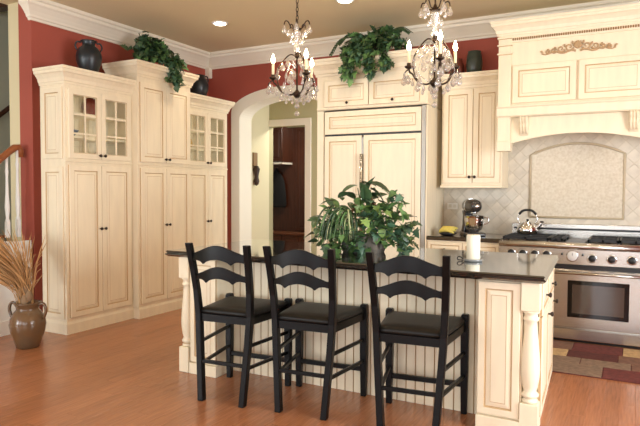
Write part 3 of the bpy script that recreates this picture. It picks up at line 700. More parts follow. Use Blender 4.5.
def chandelier(x, y, rot, label):
    z0 = 2.05; t = thing('crystal_chandelier', label, 'chandelier', (x, y, z0), 0, 'crystal chandeliers over the island')
    q = lambda z: z-z0
    MB().lathe([(.055, q(ZC)), (.055, q(ZC)-.012), (.03, q(ZC)-.03), (.006, q(ZC)-.045)], n=20).build('ceiling_canopy', BRONZE, t)
    z = 2.80; k = 0; ch = MB()
    while z < ZC-.05:
        pts = [(.010*cos(a) if k % 2 else 0, 0 if k % 2 else .010*cos(a), q(z)+.0205+.0205*sin(a)) for a in [2*PI*i/10 for i in range(11)]]
        ch.tube(pts, .0035, 5); z += .034; k += 1
    ch.build('chain', BRONZE, t)
    MB().lathe([(.006, q(2.56)), (.022, q(2.57)), (.026, q(2.60)), (.018, q(2.64)), (.026, q(2.69)), (.034, q(2.73)), (.024, q(2.75)), (.01, q(2.76))], n=12, sm=False).build('crystal_column', CRYST, t)
    MB().lathe([(.03, q(2.75)), (.034, q(2.757)), (.02, q(2.77)), (.012, q(2.79)), (.004, q(2.81))], n=14).build('top_hub', BRONZE, t)
    MB().lathe([(.004, q(2.52)), (.02, q(2.535)), (.026, q(2.55)), (.014, q(2.565)), (.02, q(2.575))], n=14).build('collar', BRONZE, t)
    MB().lathe([(.002, q(2.195)), (.018, q(2.205)), (.034, q(2.225)), (.036, q(2.24)), (.02, q(2.255)), (.008, q(2.27)), (.006, q(2.54))], n=14).build('lower_hub', BRONZE, t)
    link('crystal_ball', BALLM, t, (0, 0, 0)); link('crystal_ball', BALLM, t, (0, 0, .062), None)
    link('crystal_drop', PEAR, t, (0, 0, .10))
    for i in range(3):
        a = rot+i*2*PI/3; P = lambda r, z: (r*cos(a), r*sin(a), q(z))
        MB().tube(bez([P(.02, 2.235), P(.07, 2.228), P(.13, 2.255), P(.17, 2.31), P(.19, 2.325), P(.2, 2.35)]), .0075, 6).build('arm', BRONZE, t)
        MB().tube(bez([P(.012, 2.545), P(.06, 2.555), P(.12, 2.50), P(.165, 2.42), P(.16, 2.33), P(.13, 2.26)]), .0055, 6).build('cage_bar', BRONZE, t)
        MB().tube(bez([P(.2, 2.35), P(.225, 2.335), P(.24, 2.31), P(.225, 2.295)], 6), .005, 6).build('arm_scroll', BRONZE, t)
        c = P(.2, 2.35)
        MB().lathe([(.01, 0), (.03, .012), (.034, .022), (.016, .026), (.016, .045)], c, 14).build('candle_cup', BRONZE, t)
        s = MB().lathe([(.011, .04), (.011, .135), (.008, .14)], c, 12).build('candle_sleeve', SLEEVE, t)
        MB().lathe([(.007, .138), (.014, .15), (.017, .165), (.012, .186), (.001, .215)], c, 12).build('bulb', BULB, s)
        l = bpy.data.lights.new('bulb_light', 'POINT'); l.energy = 1.3; l.color = (1, .72, .42); l.shadow_soft_size = .03
        lo = bpy.data.objects.new('bulb_light', l); COL.objects.link(lo); lo.parent = t; lo.location = (c[0], c[1], c[2]+.235)
        for r, z, me in ((.24, 2.23, PEAR), (.22, 2.25, DROP), (.205, 2.235, PEAR), (.17, 2.22, DROP), (.13, 2.175, PEAR), (.09, 2.15, DROP), (.165, 2.345, PEAR), (.12, 2.42, PEAR), (.09, 2.36, DROP), (.16, 2.40, DROP), (.075, 2.45, PEAR)):
            link('crystal_drop', me, t, P(r, z), (0, 0, a))
        for da in (-.5, .5):
            link('crystal_drop', DROP, t, (.222*cos(a+da*.35), .222*sin(a+da*.35), q(2.27)))
        a2 = a+PI/3
        for r, z, me in ((.06, 2.36, PEAR), (.10, 2.30, PEAR), (.14, 2.19, PEAR), (.11, 2.40, DROP), (.05, 2.45, DROP), (.17, 2.25, DROP), (.10, 2.16, DROP)):
            link('crystal_drop', me, t, (r*cos(a2), r*sin(a2), q(z)))
        MB().tube(bez([(.02*cos(a2), .02*sin(a2), q(2.53)), (.09*cos(a2), .09*sin(a2), q(2.46)), (.15*cos(a2), .15*sin(a2), q(2.30)), (.06*cos(a2), .06*sin(a2), q(2.235))]), .003, 5).build('bead_string', CRYST, t)
    for i in range(5):
        a = rot+.4+i*2*PI/5; P = lambda r, z: (r*cos(a), r*sin(a), q(z))
        MB().tube(bez([P(.02, 2.765), P(.05, 2.772), P(.075, 2.815), P(.1, 2.82), P(.11, 2.79)], 6), .005, 6).build('top_hook', BRONZE, t)
        link('crystal_drop', PEAR, t, P(.108, 2.715)); link('crystal_drop', DROP, t, P(.075, 2.70)); link('crystal_drop', DROP, t, P(.05, 2.64))
    return t
chandelier(-2.485, 4.25, math.radians(201.6), 'bronze chandelier with crystal drops hanging nearer the arch')
chandelier(-1.32, 4.25, math.radians(-62), 'bronze chandelier with crystal drops hanging nearer the range hood')

# recessed ceiling lights
def can_light(x, y, label, power=40):
    t = thing('recessed_light', label, 'ceiling light', (x, y, ZC-.012), 0, 'recessed ceiling lights')
    MB().lathe([(.075, .012), (.095, .012), (.093, .003), (.085, 0), (.075, .003)], n=28).build('trim_ring', PLWHITE, t)
    MB().lathe([(.001, -.014), (.04, -.011), (.066, -.002), (.074, .008), (.074, .0115), (.001, .0115)], n=28).build('lens', CANL, t)
    l = bpy.data.lights.new('can_spot', 'SPOT'); l.energy = power; l.color = (1, .84, .64); l.spot_size = 2.2; l.spot_blend = .9; l.shadow_soft_size = .07
    o = bpy.data.objects.new('can_spot', l); COL.objects.link(o); o.parent = t; o.location = (0, 0, -.02)
can_light(-4.275, 5.55, 'round recessed ceiling light near the pantry cabinets')
can_light(-2.635, 5.46, 'bright round recessed ceiling light near the refrigerator')
can_light(-.9, 5.4, 'recessed ceiling light above the range', 16)
can_light(.7, 5.4, 'recessed ceiling light right of the range', 16)
can_light(-.9, 2.6, 'recessed ceiling light before the island', 14)
can_light(-2.8, 2.6, 'recessed ceiling light before the stools', 14)

# ------------------------------------------------------------------ foliage helpers
def outline_leaf(pts, fold=.25, curl=.3):
    # pts: half outline (x>=0) from base to tip in unit length; makes a folded, curled leaf along +Y
    b = MB(); n = len(pts); mid = []; R = []; Lf = []
    for x, y in pts:
        zc = -curl*y*y; mid.append((0, y, zc)); R.append((x, y, zc+fold*x)); Lf.append((-x, y, zc+fold*x))
    vs = mid+R+Lf; fs = []
    for i in range(n-1):
        fs += [(i, n+i, n+i+1, i+1), (i, i+1, 2*n+i+1, 2*n+i)]
    b.add(vs, fs, 0, True); return b
IVY = outline_leaf([(0.02, .12), (.30, -.04), (.36, .16), (.27, .28), (.50, .44), (.26, .52), (.24, .66), (0.02, 1.0)], .22, .25)
OVAL = outline_leaf([(0.01, 0), (.14, .12), (.24, .32), (.26, .5), (.20, .72), (.10, .88), (0.005, 1.0)], .35, .35)
ROUND = outline_leaf([(0.02, .1), (.30, .0), (.42, .25), (.44, .5), (.34, .75), (.16, .92), (0.01, .98)], .18, .3)
BLADE = outline_leaf([(.03, 0), (.045, .25), (.04, .6), (.02, .85), (.002, 1.0)], .5, .7)
def place(mb, base, loc, direction, roll_, size, mi=0):
    d = Vector(direction).normalized(); q = d.to_track_quat('Y', 'Z').to_matrix() @ Matrix.Rotation(roll_, 3, 'Y')
    loc = Vector(loc); mb.add([loc+q @ (Vector(v)*size) for v in base.v], base.f, mi, True)
def rand_dir(rn, upb=0, out=None):
    v = Vector((rn.gauss(0, 1), rn.gauss(0, 1), rn.gauss(0, 1)*.7+upb))
    if out: v += Vector(out)*1.2
    return v
def ivy_plant(name, label, loc, rz, strands, pot, leaf_sz, seed, fern=None):
    t = thing(name, label, 'plant', loc, rz); rn = random.Random(seed)
    MB().lathe([(pot*.7, 0), (pot*.95, pot*1.2), (pot, pot*1.3), (pot*.85, pot*1.3), (pot*.8, pot*1.1), (.001, pot*1.1)], n=18).build('pot', mat('clay_pot', srgb(96, 60, 44), .7), t)
    f = MB(); stm = MB()
    for pts, dens in strands:
        c = bez(pts, 8); stm.tube(c, .0035, 5)
        for i in range(len(c)-1):
            for k in range(dens):
                p = c[i].lerp(c[i+1], rn.random())+Vector((rn.gauss(0, .03), rn.gauss(0, .03), rn.gauss(0, .03)))
                place(f, IVY, p, (rn.gauss(0, .6), -.55+rn.gauss(0, .5), -.35+rn.gauss(0, .6)), rn.gauss(0, .5), leaf_sz*rn.uniform(.65, 1.2), rn.choice([0, 0, 0, 1, 1, 2]))
    stm.build('stems', STEMM, t, kind='stuff'); f.build('foliage', [LEAFD, LEAFM, LEAFB], t, fix=False, kind='stuff')
    if fern:
        g = MB()
        for pts in fern:
            c = bez(pts, 8); g.tube(c, .003, 4)
            for i in range(len(c)-1):
                for s in (-1, 1):
                    tn = (c[i+1]-c[i]).normalized(); sd = tn.cross(Vector((0, -.5, 1))).normalized()*s
                    place(g, OVAL, c[i], tn*.5+sd, 0, .045, 0)
        g.build('fern_fronds', [LEAFD], t, fix=False, kind='stuff')
    return t
# ivy on the tallest pantry (local frame like the cabinet: x along the wall, -y into the room)
zt = 2.84
ivy_plant('potted_ivy', 'trailing green ivy on top of the tallest pantry cabinet', (-5.08, 5.17, zt), PI/2,
    [([(0, 0, .1), (-.07, -.03, .24), (-.14, -.05, .22), (-.17, -.06, .08)], 5), ([(0, 0, .1), (-.05, -.02, .26), (-.04, -.03, .36)], 7), ([(0, 0, .1), (.06, -.05, .28), (.14, -.1, .28), (.2, -.12, .16)], 5), ([(0, 0, .1), (.05, -.02, .3), (.12, -.03, .33), (.19, -.05, .26)], 4),
     ([(0, 0, .1), (.04, -.1, .22), (.08, -.24, .12), (.11, -.315, -.02), (.13, -.33, -.1), (.14, -.33, -.17)], 4), ([(0, 0, .08), (.1, -.15, .18), (.2, -.27, .1), (.26, -.3, .04)], 5), ([(-.05, 0, .1), (-.11, -.1, .12), (-.08, -.2, .1)], 4)], .085, .085, 5)
ivy_plant('ivy_arrangement', 'bushy ivy with fern fronds on top of the refrigerator cabinet', (-2.66, 6.36, 2.944), 0,
    [([(0, 0, .1), (-.15, -.06, .2), (-.3, -.12, .1), (-.36, -.16, -.02)], 5), ([(0, 0, .1), (-.1, -.14, .18), (-.2, -.3, .06), (-.22, -.33, -.12), (-.2, -.33, -.2)], 6), ([(0, 0, .1), (0, -.15, .18), (.02, -.3, .05), (.05, -.335, -.1), (.07, -.335, -.24)], 6),
     ([(0, 0, .1), (.15, -.14, .18), (.2, -.3, .05), (.22, -.335, -.1), (.25, -.335, -.16)], 6), ([(0, 0, .1), (.16, -.05, .22), (.3, -.12, .15), (.36, -.2, .02)], 6), ([(0, 0, .1), (0, -.05, .25), (.1, -.05, .27)], 7), ([(0, 0, .1), (-.1, -.1, .2), (-.1, -.25, .1), (-.08, -.335, -.06)], 6), ([(0, 0, .1), (.2, 0, .24), (.26, -.1, .22)], 6), ([(-.02, 0, .1), (-.18, -.1, .22), (-.2, -.2, .2)], 5)], .10, .085, 9,
    fern=[[(0, 0, .15), (-.15, -.05, .28), (-.3, -.1, .3), (-.42, -.14, .18)], [(0, 0, .15), (-.2, -.12, .24), (-.36, -.2, .22), (-.48, -.24, .04)], [(0, 0, .15), (.15, -.05, .27), (.32, -.1, .30), (.45, -.12, .22)], [(0, 0, .15), (-.12, -.02, .25), (-.26, -.03, .26), (-.38, -.05, .22)]])

# ------------------------------------------------------------------ vases on the cabinets
def handle_loop(b, a, ys, mi=0, r=.009): return b.tube(bez([(p[0]*cos(a), p[0]*sin(a), p[1]) for p in ys], 6), r, 8, mi)
def urn(name, label, loc, prof, mt, handles=None, hr=.009, rz=0, cat='vase'):
    t = thing(name, label, cat, loc, rz)
    MB().lathe(prof, n=32).build('body', mt, t)
    if handles:
        for a in (0, PI): handle_loop(MB(), a, handles, r=hr).build('handle', mt, t)
    return t
urn('black_urn', 'black two-handled urn on the pantry cabinet nearest the stairs', (-5.13, 4.42, 2.63), [(.06, 0), (.075, .015), (.10, .07), (.125, .15), (.132, .2), (.122, .25), (.095, .295), (.068, .315), (.062, .345), (.085, .368), (.08, .372), (.055, .35), (.05, .31), (.001, .3)], VASEB, [(.075, .35), (.115, .352), (.132, .31), (.115, .268)], rz=1.0)
urn('dark_vase', 'dark ribbed vase half hidden behind the tallest pantry crown', (-5.04, 6.10, 2.63), [(.07, 0), (.09, .02), (.12, .1), (.125, .17), (.1, .24), (.075, .26), (.08, .29), (.075, .292), (.06, .26), (.001, .25)], VASEB, [(.08, .28), (.118, .285), (.135, .24), (.118, .19)], rz=1.2)
urn('green_vase', 'dark green barrel vase on the wall cabinet beside the range hood', (-1.60, 6.6, 2.709), [(.06, 0), (.075, .01), (.086, .08), (.088, .15), (.08, .22), (.07, .245), (.073, .26), (.066, .262), (.06, .24), (.001, .235)], VASEG)
urn('brown_vase', 'reddish brown vase on the wall cabinet behind the chandelier', (-1.79, 6.62, 2.709), [(.05, 0), (.06, .01), (.075, .06), (.07, .13), (.045, .18), (.05, .2), (.04, .2), (.001, .19)], mat('rust_ceramic', srgb(104, 46, 32), .4))

# things behind the cabinet glass
def shelf_items():
    y1, y2 = 1.70+(.73)*.36+.01, 1.70+.73*.68+.01
    o = MB().lathe([(.04, 0), (.05, .004), (.085, .04), (.105, .07), (.1, .07), (.08, .042), (.001, .01)], n=24).build('bowl', BLUEC); o.location = (-5.13, 4.15, y1); tag(o, 'blue bowl behind the left glass door of the first pantry', 'bowl')
    o = MB().lathe([(.05, 0), (.07, .01), (.075, .09), (.05, .13), (.045, .125), (.001, .12)], n=20).build('jar', REDC); o.location = (-5.13, 4.56, 1.711); tag(o, 'red jar low behind the right glass door of the first pantry', 'jar')
    o = MB().lathe([(.001, 0), (.06, .004), (.11, .016), (.11, .02), (.055, .012), (.001, .01)], n=24, axis='x').build('plate', REDC); o.location = (-5.25, 4.53, y2+.112); tag(o, 'dark red plate standing on the top shelf of the first pantry', 'plate')
    o = MB().lathe([(.04, 0), (.05, .004), (.09, .05), (.085, .05), (.001, .01)], n=24).build('bowl', PLWHITE); o.location = (-5.15, 4.2, 1.711); tag(o, 'white bowl on the lowest glazed shelf of the first pantry', 'bowl')
    o = MB().lathe([(.05, 0), (.065, .05), (.05, .12), (.03, .15), (.035, .17), (.028, .17), (.001, .15)], n=20).build('jug', mat('ochre_ceramic', srgb(196, 160, 70), .4)); o.location = (-5.15, 6.0, y1); tag(o, 'ochre jug behind the glass of the pantry beside the arch', 'jug')
    o = MB().lathe([(.04, 0), (.05, .1), (.06, .16), (.055, .16), (.001, .01)], n=20).build('drinking_glass', mat('pale_glaze', srgb(214, 218, 222), .2)); o.location = (-5.12, 5.93, 1.711); tag(o, 'pale tumbler low behind the glass of the pantry beside the arch', 'tumbler')
shelf_items()

# ------------------------------------------------------------------ plant arrangement on the island
ZI = .961
pa = thing('plant_arrangement', 'mixed green plants in a grey bark planter on the island', 'plant', (-1.875, 4.25, ZI))
MB().loft([[(x*k, y*k, z) for x, y in [(-.15, -.09), (-.05, -.105), (.06, -.1), (.15, -.085), (.155, .08), (.05, .1), (-.06, .105), (-.155, .08)]] for k, z in ((.92, 0), (1, .03), (1.0, .12), (.97, .135), (.9, .135), (.88, .11))], cap=True).build('planter', BASKET, pa)
MB().tube(bez([(-.15, 0, .1), (-.12, .01, .28), (-.04, 0, .42), (.05, 0, .42), (.13, .01, .28), (.15, 0, .1)]), .011, 8).build('basket_handle', mat('bark_handle', srgb(150, 108, 80), .8), pa)
LM = {}
for nm, bs_, mts in (('ivy', IVY, (LEAFM, LEAFB, LEAFD, LEAFL)), ('oval', OVAL, (LEAFD, LEAFM)), ('round', ROUND, (LEAFM, LEAFL, LEAFB))):
    for k, mm in enumerate(mts):
        x = MB(); x.add(bs_.v, bs_.f, 0, True); LM[(nm, k)] = x.mesh('leaf', mm)
rn = random.Random(21)
def leaf(kind, k, p, d, size, rl=0):
    q = Vector(d).normalized().to_track_quat('Y', 'Z').to_matrix() @ Matrix.Rotation(rl, 3, 'Y')
    o = link('leaf', LM[(kind, k)], pa, p, q.to_euler()); o.scale = (size,)*3
# camera side is towards (+.4,-.9); image right is (+.88,+.47)
RX, RY = .88, .47
def L3(a, h, f): return (RX*a+.42*f, RY*a-.9*f, h)        # a: sideways in view, f: towards viewer
clusters = [('ivy', (.13, .27, .08), .11, 60, .085, (0, 1, 2, 3)), ('ivy', (.27, .15, .06), .09, 44, .085, (0, 1, 2, 2)), ('ivy', (.02, .28, .08), .09, 34, .085, (3, 0, 3, 1)), ('ivy', (-.04, .06, .15), .05, 18, .08, (1, 1, 0)),
            ('round', (.10, .22, .1), .09, 26, .085, (0, 1, 2)), ('oval', (.0, .38, .0), .08, 12, .13, (0, 0, 1)), ('oval', (-.22, .34, .02), .05, 8, .12, (0, 1)), ('oval', (-.26, .18, .02), .08, 16, .13, (0, 1)), ('oval', (.24, .38, .02), .06, 9, .11, (1, 1)), ('ivy', (.2, .40, .02), .06, 12, .07, (1, 0)), ('ivy', (-.16, .12, .1), .09, 30, .08, (2, 0)), ('ivy', (.30, .08, .08), .05, 16, .07, (0, 1)), ('ivy', (.05, .36, .04), .09, 26, .08, (0, 2, 1)), ('ivy', (-.25, .13, .06), .09, 34, .08, (2, 2, 0)), ('oval', (-.3, .2, .03), .07, 12, .13, (0, 0, 1)), ('ivy', (-.02, .12, .17), .05, 16, .085, (1, 2, 0)), ('ivy', (.16, .12, .13), .08, 20, .09, (2, 0, 1))]
for kind, c, sp, n, sz, ks in clusters:
    for i in range(n):
        a, h, f = rn.gauss(c[0], sp*.75), max(.03, rn.gauss(c[1], sp*.75)), rn.gauss(c[2], .06)
        dv = Vector(L3(rn.gauss(c[0]*1.5, .7), rn.gauss(-.1 if kind != 'oval' else .25, .55), rn.gauss(.7, .4)))
        leaf(kind, rn.choice(ks), L3(a, h, f), dv, sz*rn.uniform(.7, 1.15), rn.gauss(0, .5))
for a, h, da, dh, sz in ((-.05, .52, -.9, -.15, .15), (.02, .54, .9, -.1, .2), (.04, .50, .8, -.4, .17), (-.02, .53, .3, .1, .16), (.25, .44, .8, -.5, .12), (-.22, .40, -.9, .1, .13), (-.2, .36, .9, -.2, .13), (.0, .40, .1, 1, .22), (.02, .38, -.1, 1, .2)):
    leaf('oval', 0, L3(a, h, .05), L3(da, dh, .35), sz, rn.gauss(0, .3))
sp_ = MB(); stm = MB()
for i in range(46):
    a0 = rn.uniform(-.2, -.06); a = rn.uniform(-.75, .4); ln = rn.uniform(.14, .28); f0 = rn.uniform(.2, 1)
    c = bez([L3(a0, .13, .03), L3(a0+a*ln*.4, .13+ln*.75, .03+.05*f0), L3(a0+a*ln*.9, .13+ln*.6, .05+.12*f0), L3(a0+a*ln*1.2, max(.02, .13-ln*.2), .05+.16*f0)], 5)
    mi = rn.choice([0, 0, 1, 2]); W = [.007*min(1, .4+k/4)*(1-.9*max(0, k/len(c)-.6)/.4) for k in range(len(c))]
    sp_.tube(c, [max(.001, w_) for w_ in W], 5, mi, flat=.25)
sp_.build('spider_leaves', [LEAFM, LEAFC, LEAFD], pa, fix=False, kind='stuff')
for a, h in ((0, .55), (.28, .44), (-.28, .38), (-.34, .18), (.18, .3), (.3, .2), (.02, .3), (-.05, .5)):
    stm.tube(bez([L3(a*.2, .1, 0), L3(a*.5, h*.7, 0), L3(a, h, .03)], 5), .004, 5)
stm.build('stems', mat('stem_green', srgb(84, 104, 56), .6), pa, kind='stuff')

# ------------------------------------------------------------------ candle on the island
cn = thing('pillar_candle', 'white pillar candle in a glass chamberstick on the island', 'candle', (-.975, 4.07, ZI))
MB().lathe([(.056, 0), (.062, .004), (.066, .018), (.062, .018), (.054, .008), (.001, .008)], n=28).build('glass_dish', mat('grey_glass', srgb(150, 152, 150), .1, spec=.8), cn)
MB().tube(bez([(-.06, -.02, .012), (-.085, -.03, .03), (-.1, -.035, .022), (-.095, -.033, .008), (-.064, -.022, .006)], 6), .004, 6).build('ring_handle', IRONB, cn)
MB().lathe([(.044, .008), (.046, .012), (.046, .176), (.042, .182), (.03, .180), (.001, .176)], n=28).build('wax', WAX, cn)
MB().tube([(0, 0, .176), (.001, 0, .19)], .0015, 5).build('wick', IRONB, cn)

# ------------------------------------------------------------------ stand mixer, bananas, kettle
mx = thing('stand_mixer', 'black stand mixer with a steel bowl on the counter', 'mixer', (-1.585, 6.50, .955), math.radians(32)); mx.scale = (.98, .98, 1.05)
CHAR = mat('mixer_charcoal', srgb(46, 44, 44), .25, coat=.5)
b = MB().loft([[(x*k, y*k, z) for x, y in [(-.10, -.20), (.10, -.20), (.115, -.1), (.10, .06), (.08, .17), (-.08, .17), (-.10, .06), (-.115, -.1)]] for k, z in ((.97, 0), (1, .01), (1, .026), (.9, .036))], cap=True); b.build('base', CHAR, mx, bev=.004)
MB().loft([[(x*k, .125+y*k2, z) for x, y in [(-.05, -.045), (.05, -.045), (.05, .045), (-.05, .045)]] for k, k2, z in ((1.25, 1.1, .03), (1, 1, .1), (.95, .95, .2), (1.1, 1.1, .255))], cap=True).build('column', CHAR, mx, bev=.012)
hp = [(.001, -.20), (.045, -.195), (.062, -.17), (.07, -.12), (.074, -.02), (.072, .08), (.062, .15), (.04, .18), (.001, .185)]
b = MB().lathe([(r, -y) for r, y in hp], (0, 0, .305), 24, axis='y'); b.build('motor_head', CHAR, mx)
MB().lathe([(.0755, -.05), (.0765, -.045), (.0765, -.02), (.0755, -.015)], (0, 0, .305), 24, axis='y').build('trim_band', CHROME, mx)
MB().lathe([(.001, .21), (.022, .21), (.024, .195), (.001, .19)], (0, 0, .305), 16, axis='y').build('hub_cap', CHROME, mx)
MB().lathe([(.035, .225), (.035, .245), (.018, .255)], (0, -.1, 0), 16).build('beater_shaft', CHROME, mx)
MB().lathe([(.05, .036), (.055, .05), (.08, .065), (.102, .11), (.108, .17), (.109, .205), (.112, .207), (.105, .205), (.1, .12), (.001, .06)], (0, -.1, 0), 28).build('bowl', CHROME, mx)
MB().tube(bez([(.105, -.1, .19), (.15, -.11, .185), (.155, -.11, .14), (.102, -.1, .11)], 6), .007, 8).build('bowl_handle', CHROME, mx)
MB().lathe([(.001, 0), (.012, 0), (.014, .01), (.001, .014)], (.075, -.02, .28), 12, axis='x').build('speed_knob', CHROME, mx)
pl = MB().lathe([(.05, 0), (.08, .006), (.115, .03), (.11, .031), (.078, .012), (.001, .01)], n=28).build('dark_dish', BLKPL); pl.scale = (.88, .88, 1); pl.location = (-1.785, 6.30, .955); tag(pl, 'dark shallow dish under the bananas beside the mixer', 'dish')
for i in range(4):
    b = MB(); n = 12; pts = []; rr = []
    for k in range(n+1):
        a = -1.0+2.0*k/n; pts.append((.105*sin(a), -.075*cos(a)+.055, .0)); rr.append(.016*max(.25, 1-abs(2*k/n-1)**5))
    b.tube(pts, rr, 7); o = b.build('banana', YELLOW)
    o.location = (-1.785, 6.225+.046*i, 1.0+.016*min(i, 2)); o.scale = (1.0, 1.15, 1.2); o.rotation_euler = (math.radians(-50+14*i), 0, math.radians((-10, 6, -4, 12)[i])); o['group'] = 'bananas in the dark dish'; o['category'] = 'banana'
    o['label'] = ['frontmost yellow banana in the dish beside the mixer', 'second yellow banana from the front of the dish', 'third yellow banana from the front of the dish', 'rearmost yellow banana in the dish beside the mixer'][i]
kt = thing('tea_kettle', 'shiny steel tea kettle with black handle on the range', 'kettle', (-1.0, 6.53, .992), math.radians(-10)); kt.scale = (1.02, 1.02, 1.02)
MB().lathe([(.085, 0), (.10, .01), (.107, .035), (.098, .07), (.075, .10), (.045, .118), (.043, .122), (.03, .128), (.001, .13)], n=28).build('body', CHROME, kt)
MB().lathe([(.008, .128), (.014, .14), (.012, .15), (.001, .153)], n=14).build('lid_knob', BLKPL, kt)
MB().tube(bez([(.085, 0, .06), (.12, 0, .085), (.14, 0, .12)], 5), [.022, .021, .020, .019, .018, .017, .016, .015, .014, .013, .012], 10).build('spout', CHROME, kt)
MB().tube(bez([(.128, 0, .125), (.155, 0, .128), (.16, 0, .118)], 4), .009, 8).build('whistle', BLKPL, kt)
for s in (-1, 1): MB().tube(bez([(s*.075, 0, .095), (s*.1, 0, .15), (s*.085, 0, .205)], 5), .006, 8).build('handle_arm', CHROME, kt)
MB().tube(bez([(-.087, 0, .2), (-.05, 0, .235), (0, 0, .245), (.05, 0, .235), (.087, 0, .2)], 5), .013, 10).build('handle_grip', BLKPL, kt)

# ------------------------------------------------------------------ clay jug with dried stalks
jg = urn('clay_jug', 'brown glazed clay jug on the floor with two handles', (-4.86, 3.47, 0), [(.085, 0), (.1, .008), (.118, .07), (.146, .15), (.156, .215), (.146, .275), (.115, .325), (.095, .35), (.098, .375), (.118, .405), (.118, .415), (.095, .405), (.08, .37), (.08, .34), (.001, .3)], BROWNC, [(.108, .395), (.16, .40), (.18, .34), (.155, .265)], .014, rz=math.radians(20), cat='jug')
ds = thing('dried_stalks', 'bunch of dried straw and husks standing in the clay jug', 'dried plant', (-4.86, 3.47, .33))
rn = random.Random(4); s1 = MB(); s2 = MB()
for i in range(260):
    a = rn.uniform(0, 2*PI); r = rn.random()*.06; ln = rn.uniform(.35, .85)
    tx = max(-.60, rn.gauss(-.34, .28)); ty = rn.gauss(-.30, .26)
    p0 = Vector((r*cos(a), r*sin(a), -.02)); p1 = p0+Vector((tx*.22*ln, ty*.22*ln, .5*ln)); p2 = p0+Vector((tx*ln, ty*ln, .92*ln))
    c = bez([p0, p1, p2], 5); s1.tube(c, [.003]*(len(c)-3)+[.006, .004, .001], 4)
for i in range(8):
    tx = rn.uniform(.05, .35); ln = rn.uniform(.3, .62); a = rn.uniform(-.2, .3)
    s1.tube(bez([(0, 0, 0), (tx*.5*ln, a*.2, .5*ln), (tx*ln, a*.5*ln, .85*ln), (tx*1.3*ln+.02, a*ln*.6, .95*ln)], 5), .0028, 4)
for tx, ty, h in ((.02, -.03, .2), (.05, -.02, .13), (-.02, -.05, .15), (-.04, -.03, .3), (.0, .0, .34), (.03, -.05, .09)):
    s2.lathe([(.004, 0), (.03, .03), (.036, .07), (.02, .11), (.004, .13)], (tx, ty, h-.05), 10); s2.tube([(0, 0, 0), (tx, ty, h-.04)], .004, 5)
s1.build('straw', STRAW, ds, fix=False, kind='stuff'); s2.build('husks', HUSK, ds, kind='stuff')

# ------------------------------------------------------------------ staircase at the left edge
sr = thing('staircase', 'white staircase with wooden treads and handrail at the left edge', 'staircase', (-5.45, 2.67, 0))
WS = mat('stair_white', srgb(236, 234, 228), .45); rise, run = .19, .235
nst = 5
for i in range(nst):
    y = .1+i*run
    MB().box(-1.3, -.02, y, y+.018, i*rise, (i+1)*rise-.032).build('riser', WS, sr)
    MB().box(-1.33, .02 if (y+run) < 1.23 else -.4, y-.03, y+run+.002, (i+1)*rise-.032, (i+1)*rise, c=.006).build('tread', RAILW, sr)
poly = [(.1, 0), (.1, rise-.034)]
for i in range(nst):
    y = .1+i*run; poly += [(y, (i+1)*rise-.034), (y+run, (i+1)*rise-.034)]
poly.append((.1+nst*run, 0))
poly = [(min(a, 1.30), z) for a, z in poly]
MB().prism(poly, -.02, .0, 'yz').build('stringer', WS, sr)
MB().box(0.0, .016, .1, 1.30, 0, .14).build('skirting', WS, sr)
BAL = MB().lathe([(.017, 0), (.017, .16), (.022, .17), (.014, .19), (.02, .24), (.024, .3), (.016, .42), (.012, .6), (.018, .66), (.014, .68), (.014, .80)], n=12).box(-.018, .018, -.018, .018, 0, .16).mesh('baluster', WS)
for i in range(nst):
    for f in (.06, .175):
        y = .1+i*run+f
        if y < 1.25: 
            o = link('baluster', BAL, sr, (-.12, y, (i+1)*rise)); o.scale = (1, 1, 1+.0*f)
            o.scale.z = ((y-.1)/run*rise+rise*1.0+.76-(i+1)*rise)/.80
pts = [(-.12, y, (y-.1)/run*rise+rise+.79) for y in (.15, .5, .9, 1.13)]
e = pts[-1]; pts += [(-.12, 1.19, e[2]+.045), (-.12, 1.23, e[2]+.05), (-.12, 1.25, e[2]+.02), (-.12, 1.255, e[2]-.05)]
MB().tube(pts, [.034]*4+[.036, .036, .034, .032], 10).build('handrail', RAILW, sr)
wr_ = thing('wall_handrail', 'dark wooden handrail fixed to the grey green stair wall', 'handrail', (-6.82, 3.2, 0))
MB().tube([(0, 0, 1.25), (0, 2.6, 3.35)], .03, 8).build('rail', WOODD, wr_)
for y in (.5, 1.5): MB().tube([(0, y, 1.25+y*2.1/2.6), (-.08, y, 1.2+y*2.1/2.6)], .012, 6).build('bracket', IRONB, wr_)
lb = thing('landing_beam', 'dark wooden landing edge above the stairs', 'beam', (-6.9, 4.35, 3.52)); MB().box(.005, .9, 0, .12, 0, .12).build('fascia', WOODD, lb)

# ------------------------------------------------------------------ seen through the arch
pq = thing('wall_sconce', 'dark carved ornament hanging on the pale hall wall', 'wall ornament', (HX, 7.74, 1.50))
MB().box(0, .03, -.05, .05, .30, .52, c=.006).build('backplate', mat('plaque_tan', srgb(150, 124, 92), .5), pq)
MB().lathe([(.005, 0), (.03, .02), (.045, .07), (.03, .14), (.04, .2), (.055, .26), (.03, .31)], (.045, 0, 0), 14).build('carving', mat('plaque_dark', srgb(70, 50, 36), .5, noise=.4), pq)
mc = thing('mudroom_lockers', 'dark cherry lockers with a bench seen through the hall doorway', 'cabinet', (-6.9, 9.72, 0))
MB().box(0, 2.2, .02, .55, .0, 2.62).build('back_panel', WOODD, mc)
MB().box(0, 1.12, -.34, .02, 1.95, 2.6).build('upper_body', WOODD, mc)
for i in range(4):
    x0 = .02+i*.275; bb = panel_mb(x0, x0+.265, 1.97, 2.58, -.34, .05); bb.build('upper_door', [WOODD, WOODD], mc)
MB().box(0, 1.12, -.36, .0, 1.915, 1.948).build('under_shelf', mat('pale_shelf', srgb(214, 208, 196), .4), mc)
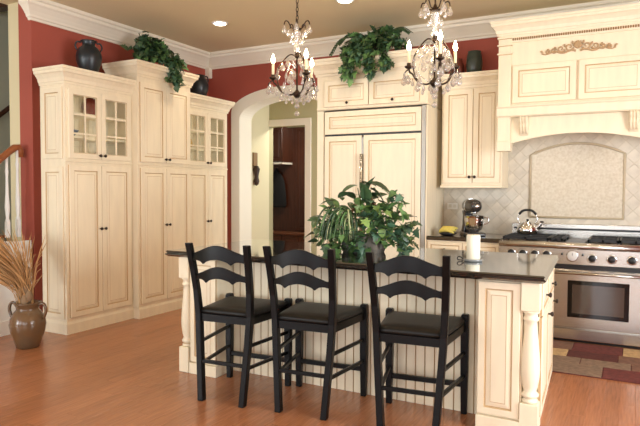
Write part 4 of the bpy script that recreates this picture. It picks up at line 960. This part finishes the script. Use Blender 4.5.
panel_mb(1.2, 1.62, .66, 2.6, .02, .06).build('tall_panel', [WOODD, WOODD], mc); panel_mb(1.64, 2.1, .66, 2.6, .02, .06).build('tall_panel', [WOODD, WOODD], mc)
MB().box(0, 2.2, -.40, .02, .60, .64, c=.006).build('bench_top', BENCHW, mc)
for i in range(6): panel_mb(.02+i*.365, .02+i*.365+.355, .08, .59, -.35, .05).build('bench_door', [BENCHW, WOODD], mc)
MB().box(0, 2.2, -.345, .02, .0, .6).build('bench_body', WOODD, mc)
ch = thing('hanging_coat', 'black coat hanging on the dark lockers', 'coat', (-6.1, 9.68, 1.10))
MB().loft([[(w_*cos(a)+ox, .035*sin(a)*k, z) for a in [2*PI*i/16 for i in range(16)]] for w_, ox, k, z in ((.16, .02, 1, 0), (.20, .02, 1.1, .03), (.19, .01, 1.2, .3), (.17, 0, 1.2, .5), (.12, -.01, 1, .62), (.04, -.01, .8, .70), (.01, -.01, .5, .74))], cap=True, sm=True).build('cloth', COAT, ch)
MB().tube([(-.01, .04, .75), (-.01, -.005, .745), (-.01, -.01, .765)], .006, 6).build('hook', IRONB, ch)

# ------------------------------------------------------------------ added fill lights inside the glazed cabinets, lamps under the hood
for cab in [o for o in COL.objects if o.name.startswith('pantry_cabinet') and 'glass' in o['label'] and 'between' not in o['label']]:
    for z in (2.455, 2.18, 1.94):
        l = bpy.data.lights.new('cabinet_fill', 'POINT'); l.energy = .28; l.color = (1, .95, .86); l.shadow_soft_size = .03  # unseen point light added to brighten the shelves
        o = bpy.data.objects.new('cabinet_fill', l); COL.objects.link(o); o.parent = cab; o.location = (.43, .06, z-.06)
for x in (.42, 1.05):
    MB().lathe([(.03, 0), (.035, .004), (.035, .012)], (x, .32, Z(2.188)), 16).build('hood_lamp', CANL, hd)
    l = bpy.data.lights.new('hood_lamp_light', 'SPOT'); l.energy = 3.5; l.color = (1, .92, .78); l.spot_size = 2.4; l.spot_blend = 1; l.shadow_soft_size = .04
    o = bpy.data.objects.new('hood_lamp_light', l); COL.objects.link(o); o.parent = hd; o.location = (x, .32, Z(2.18))
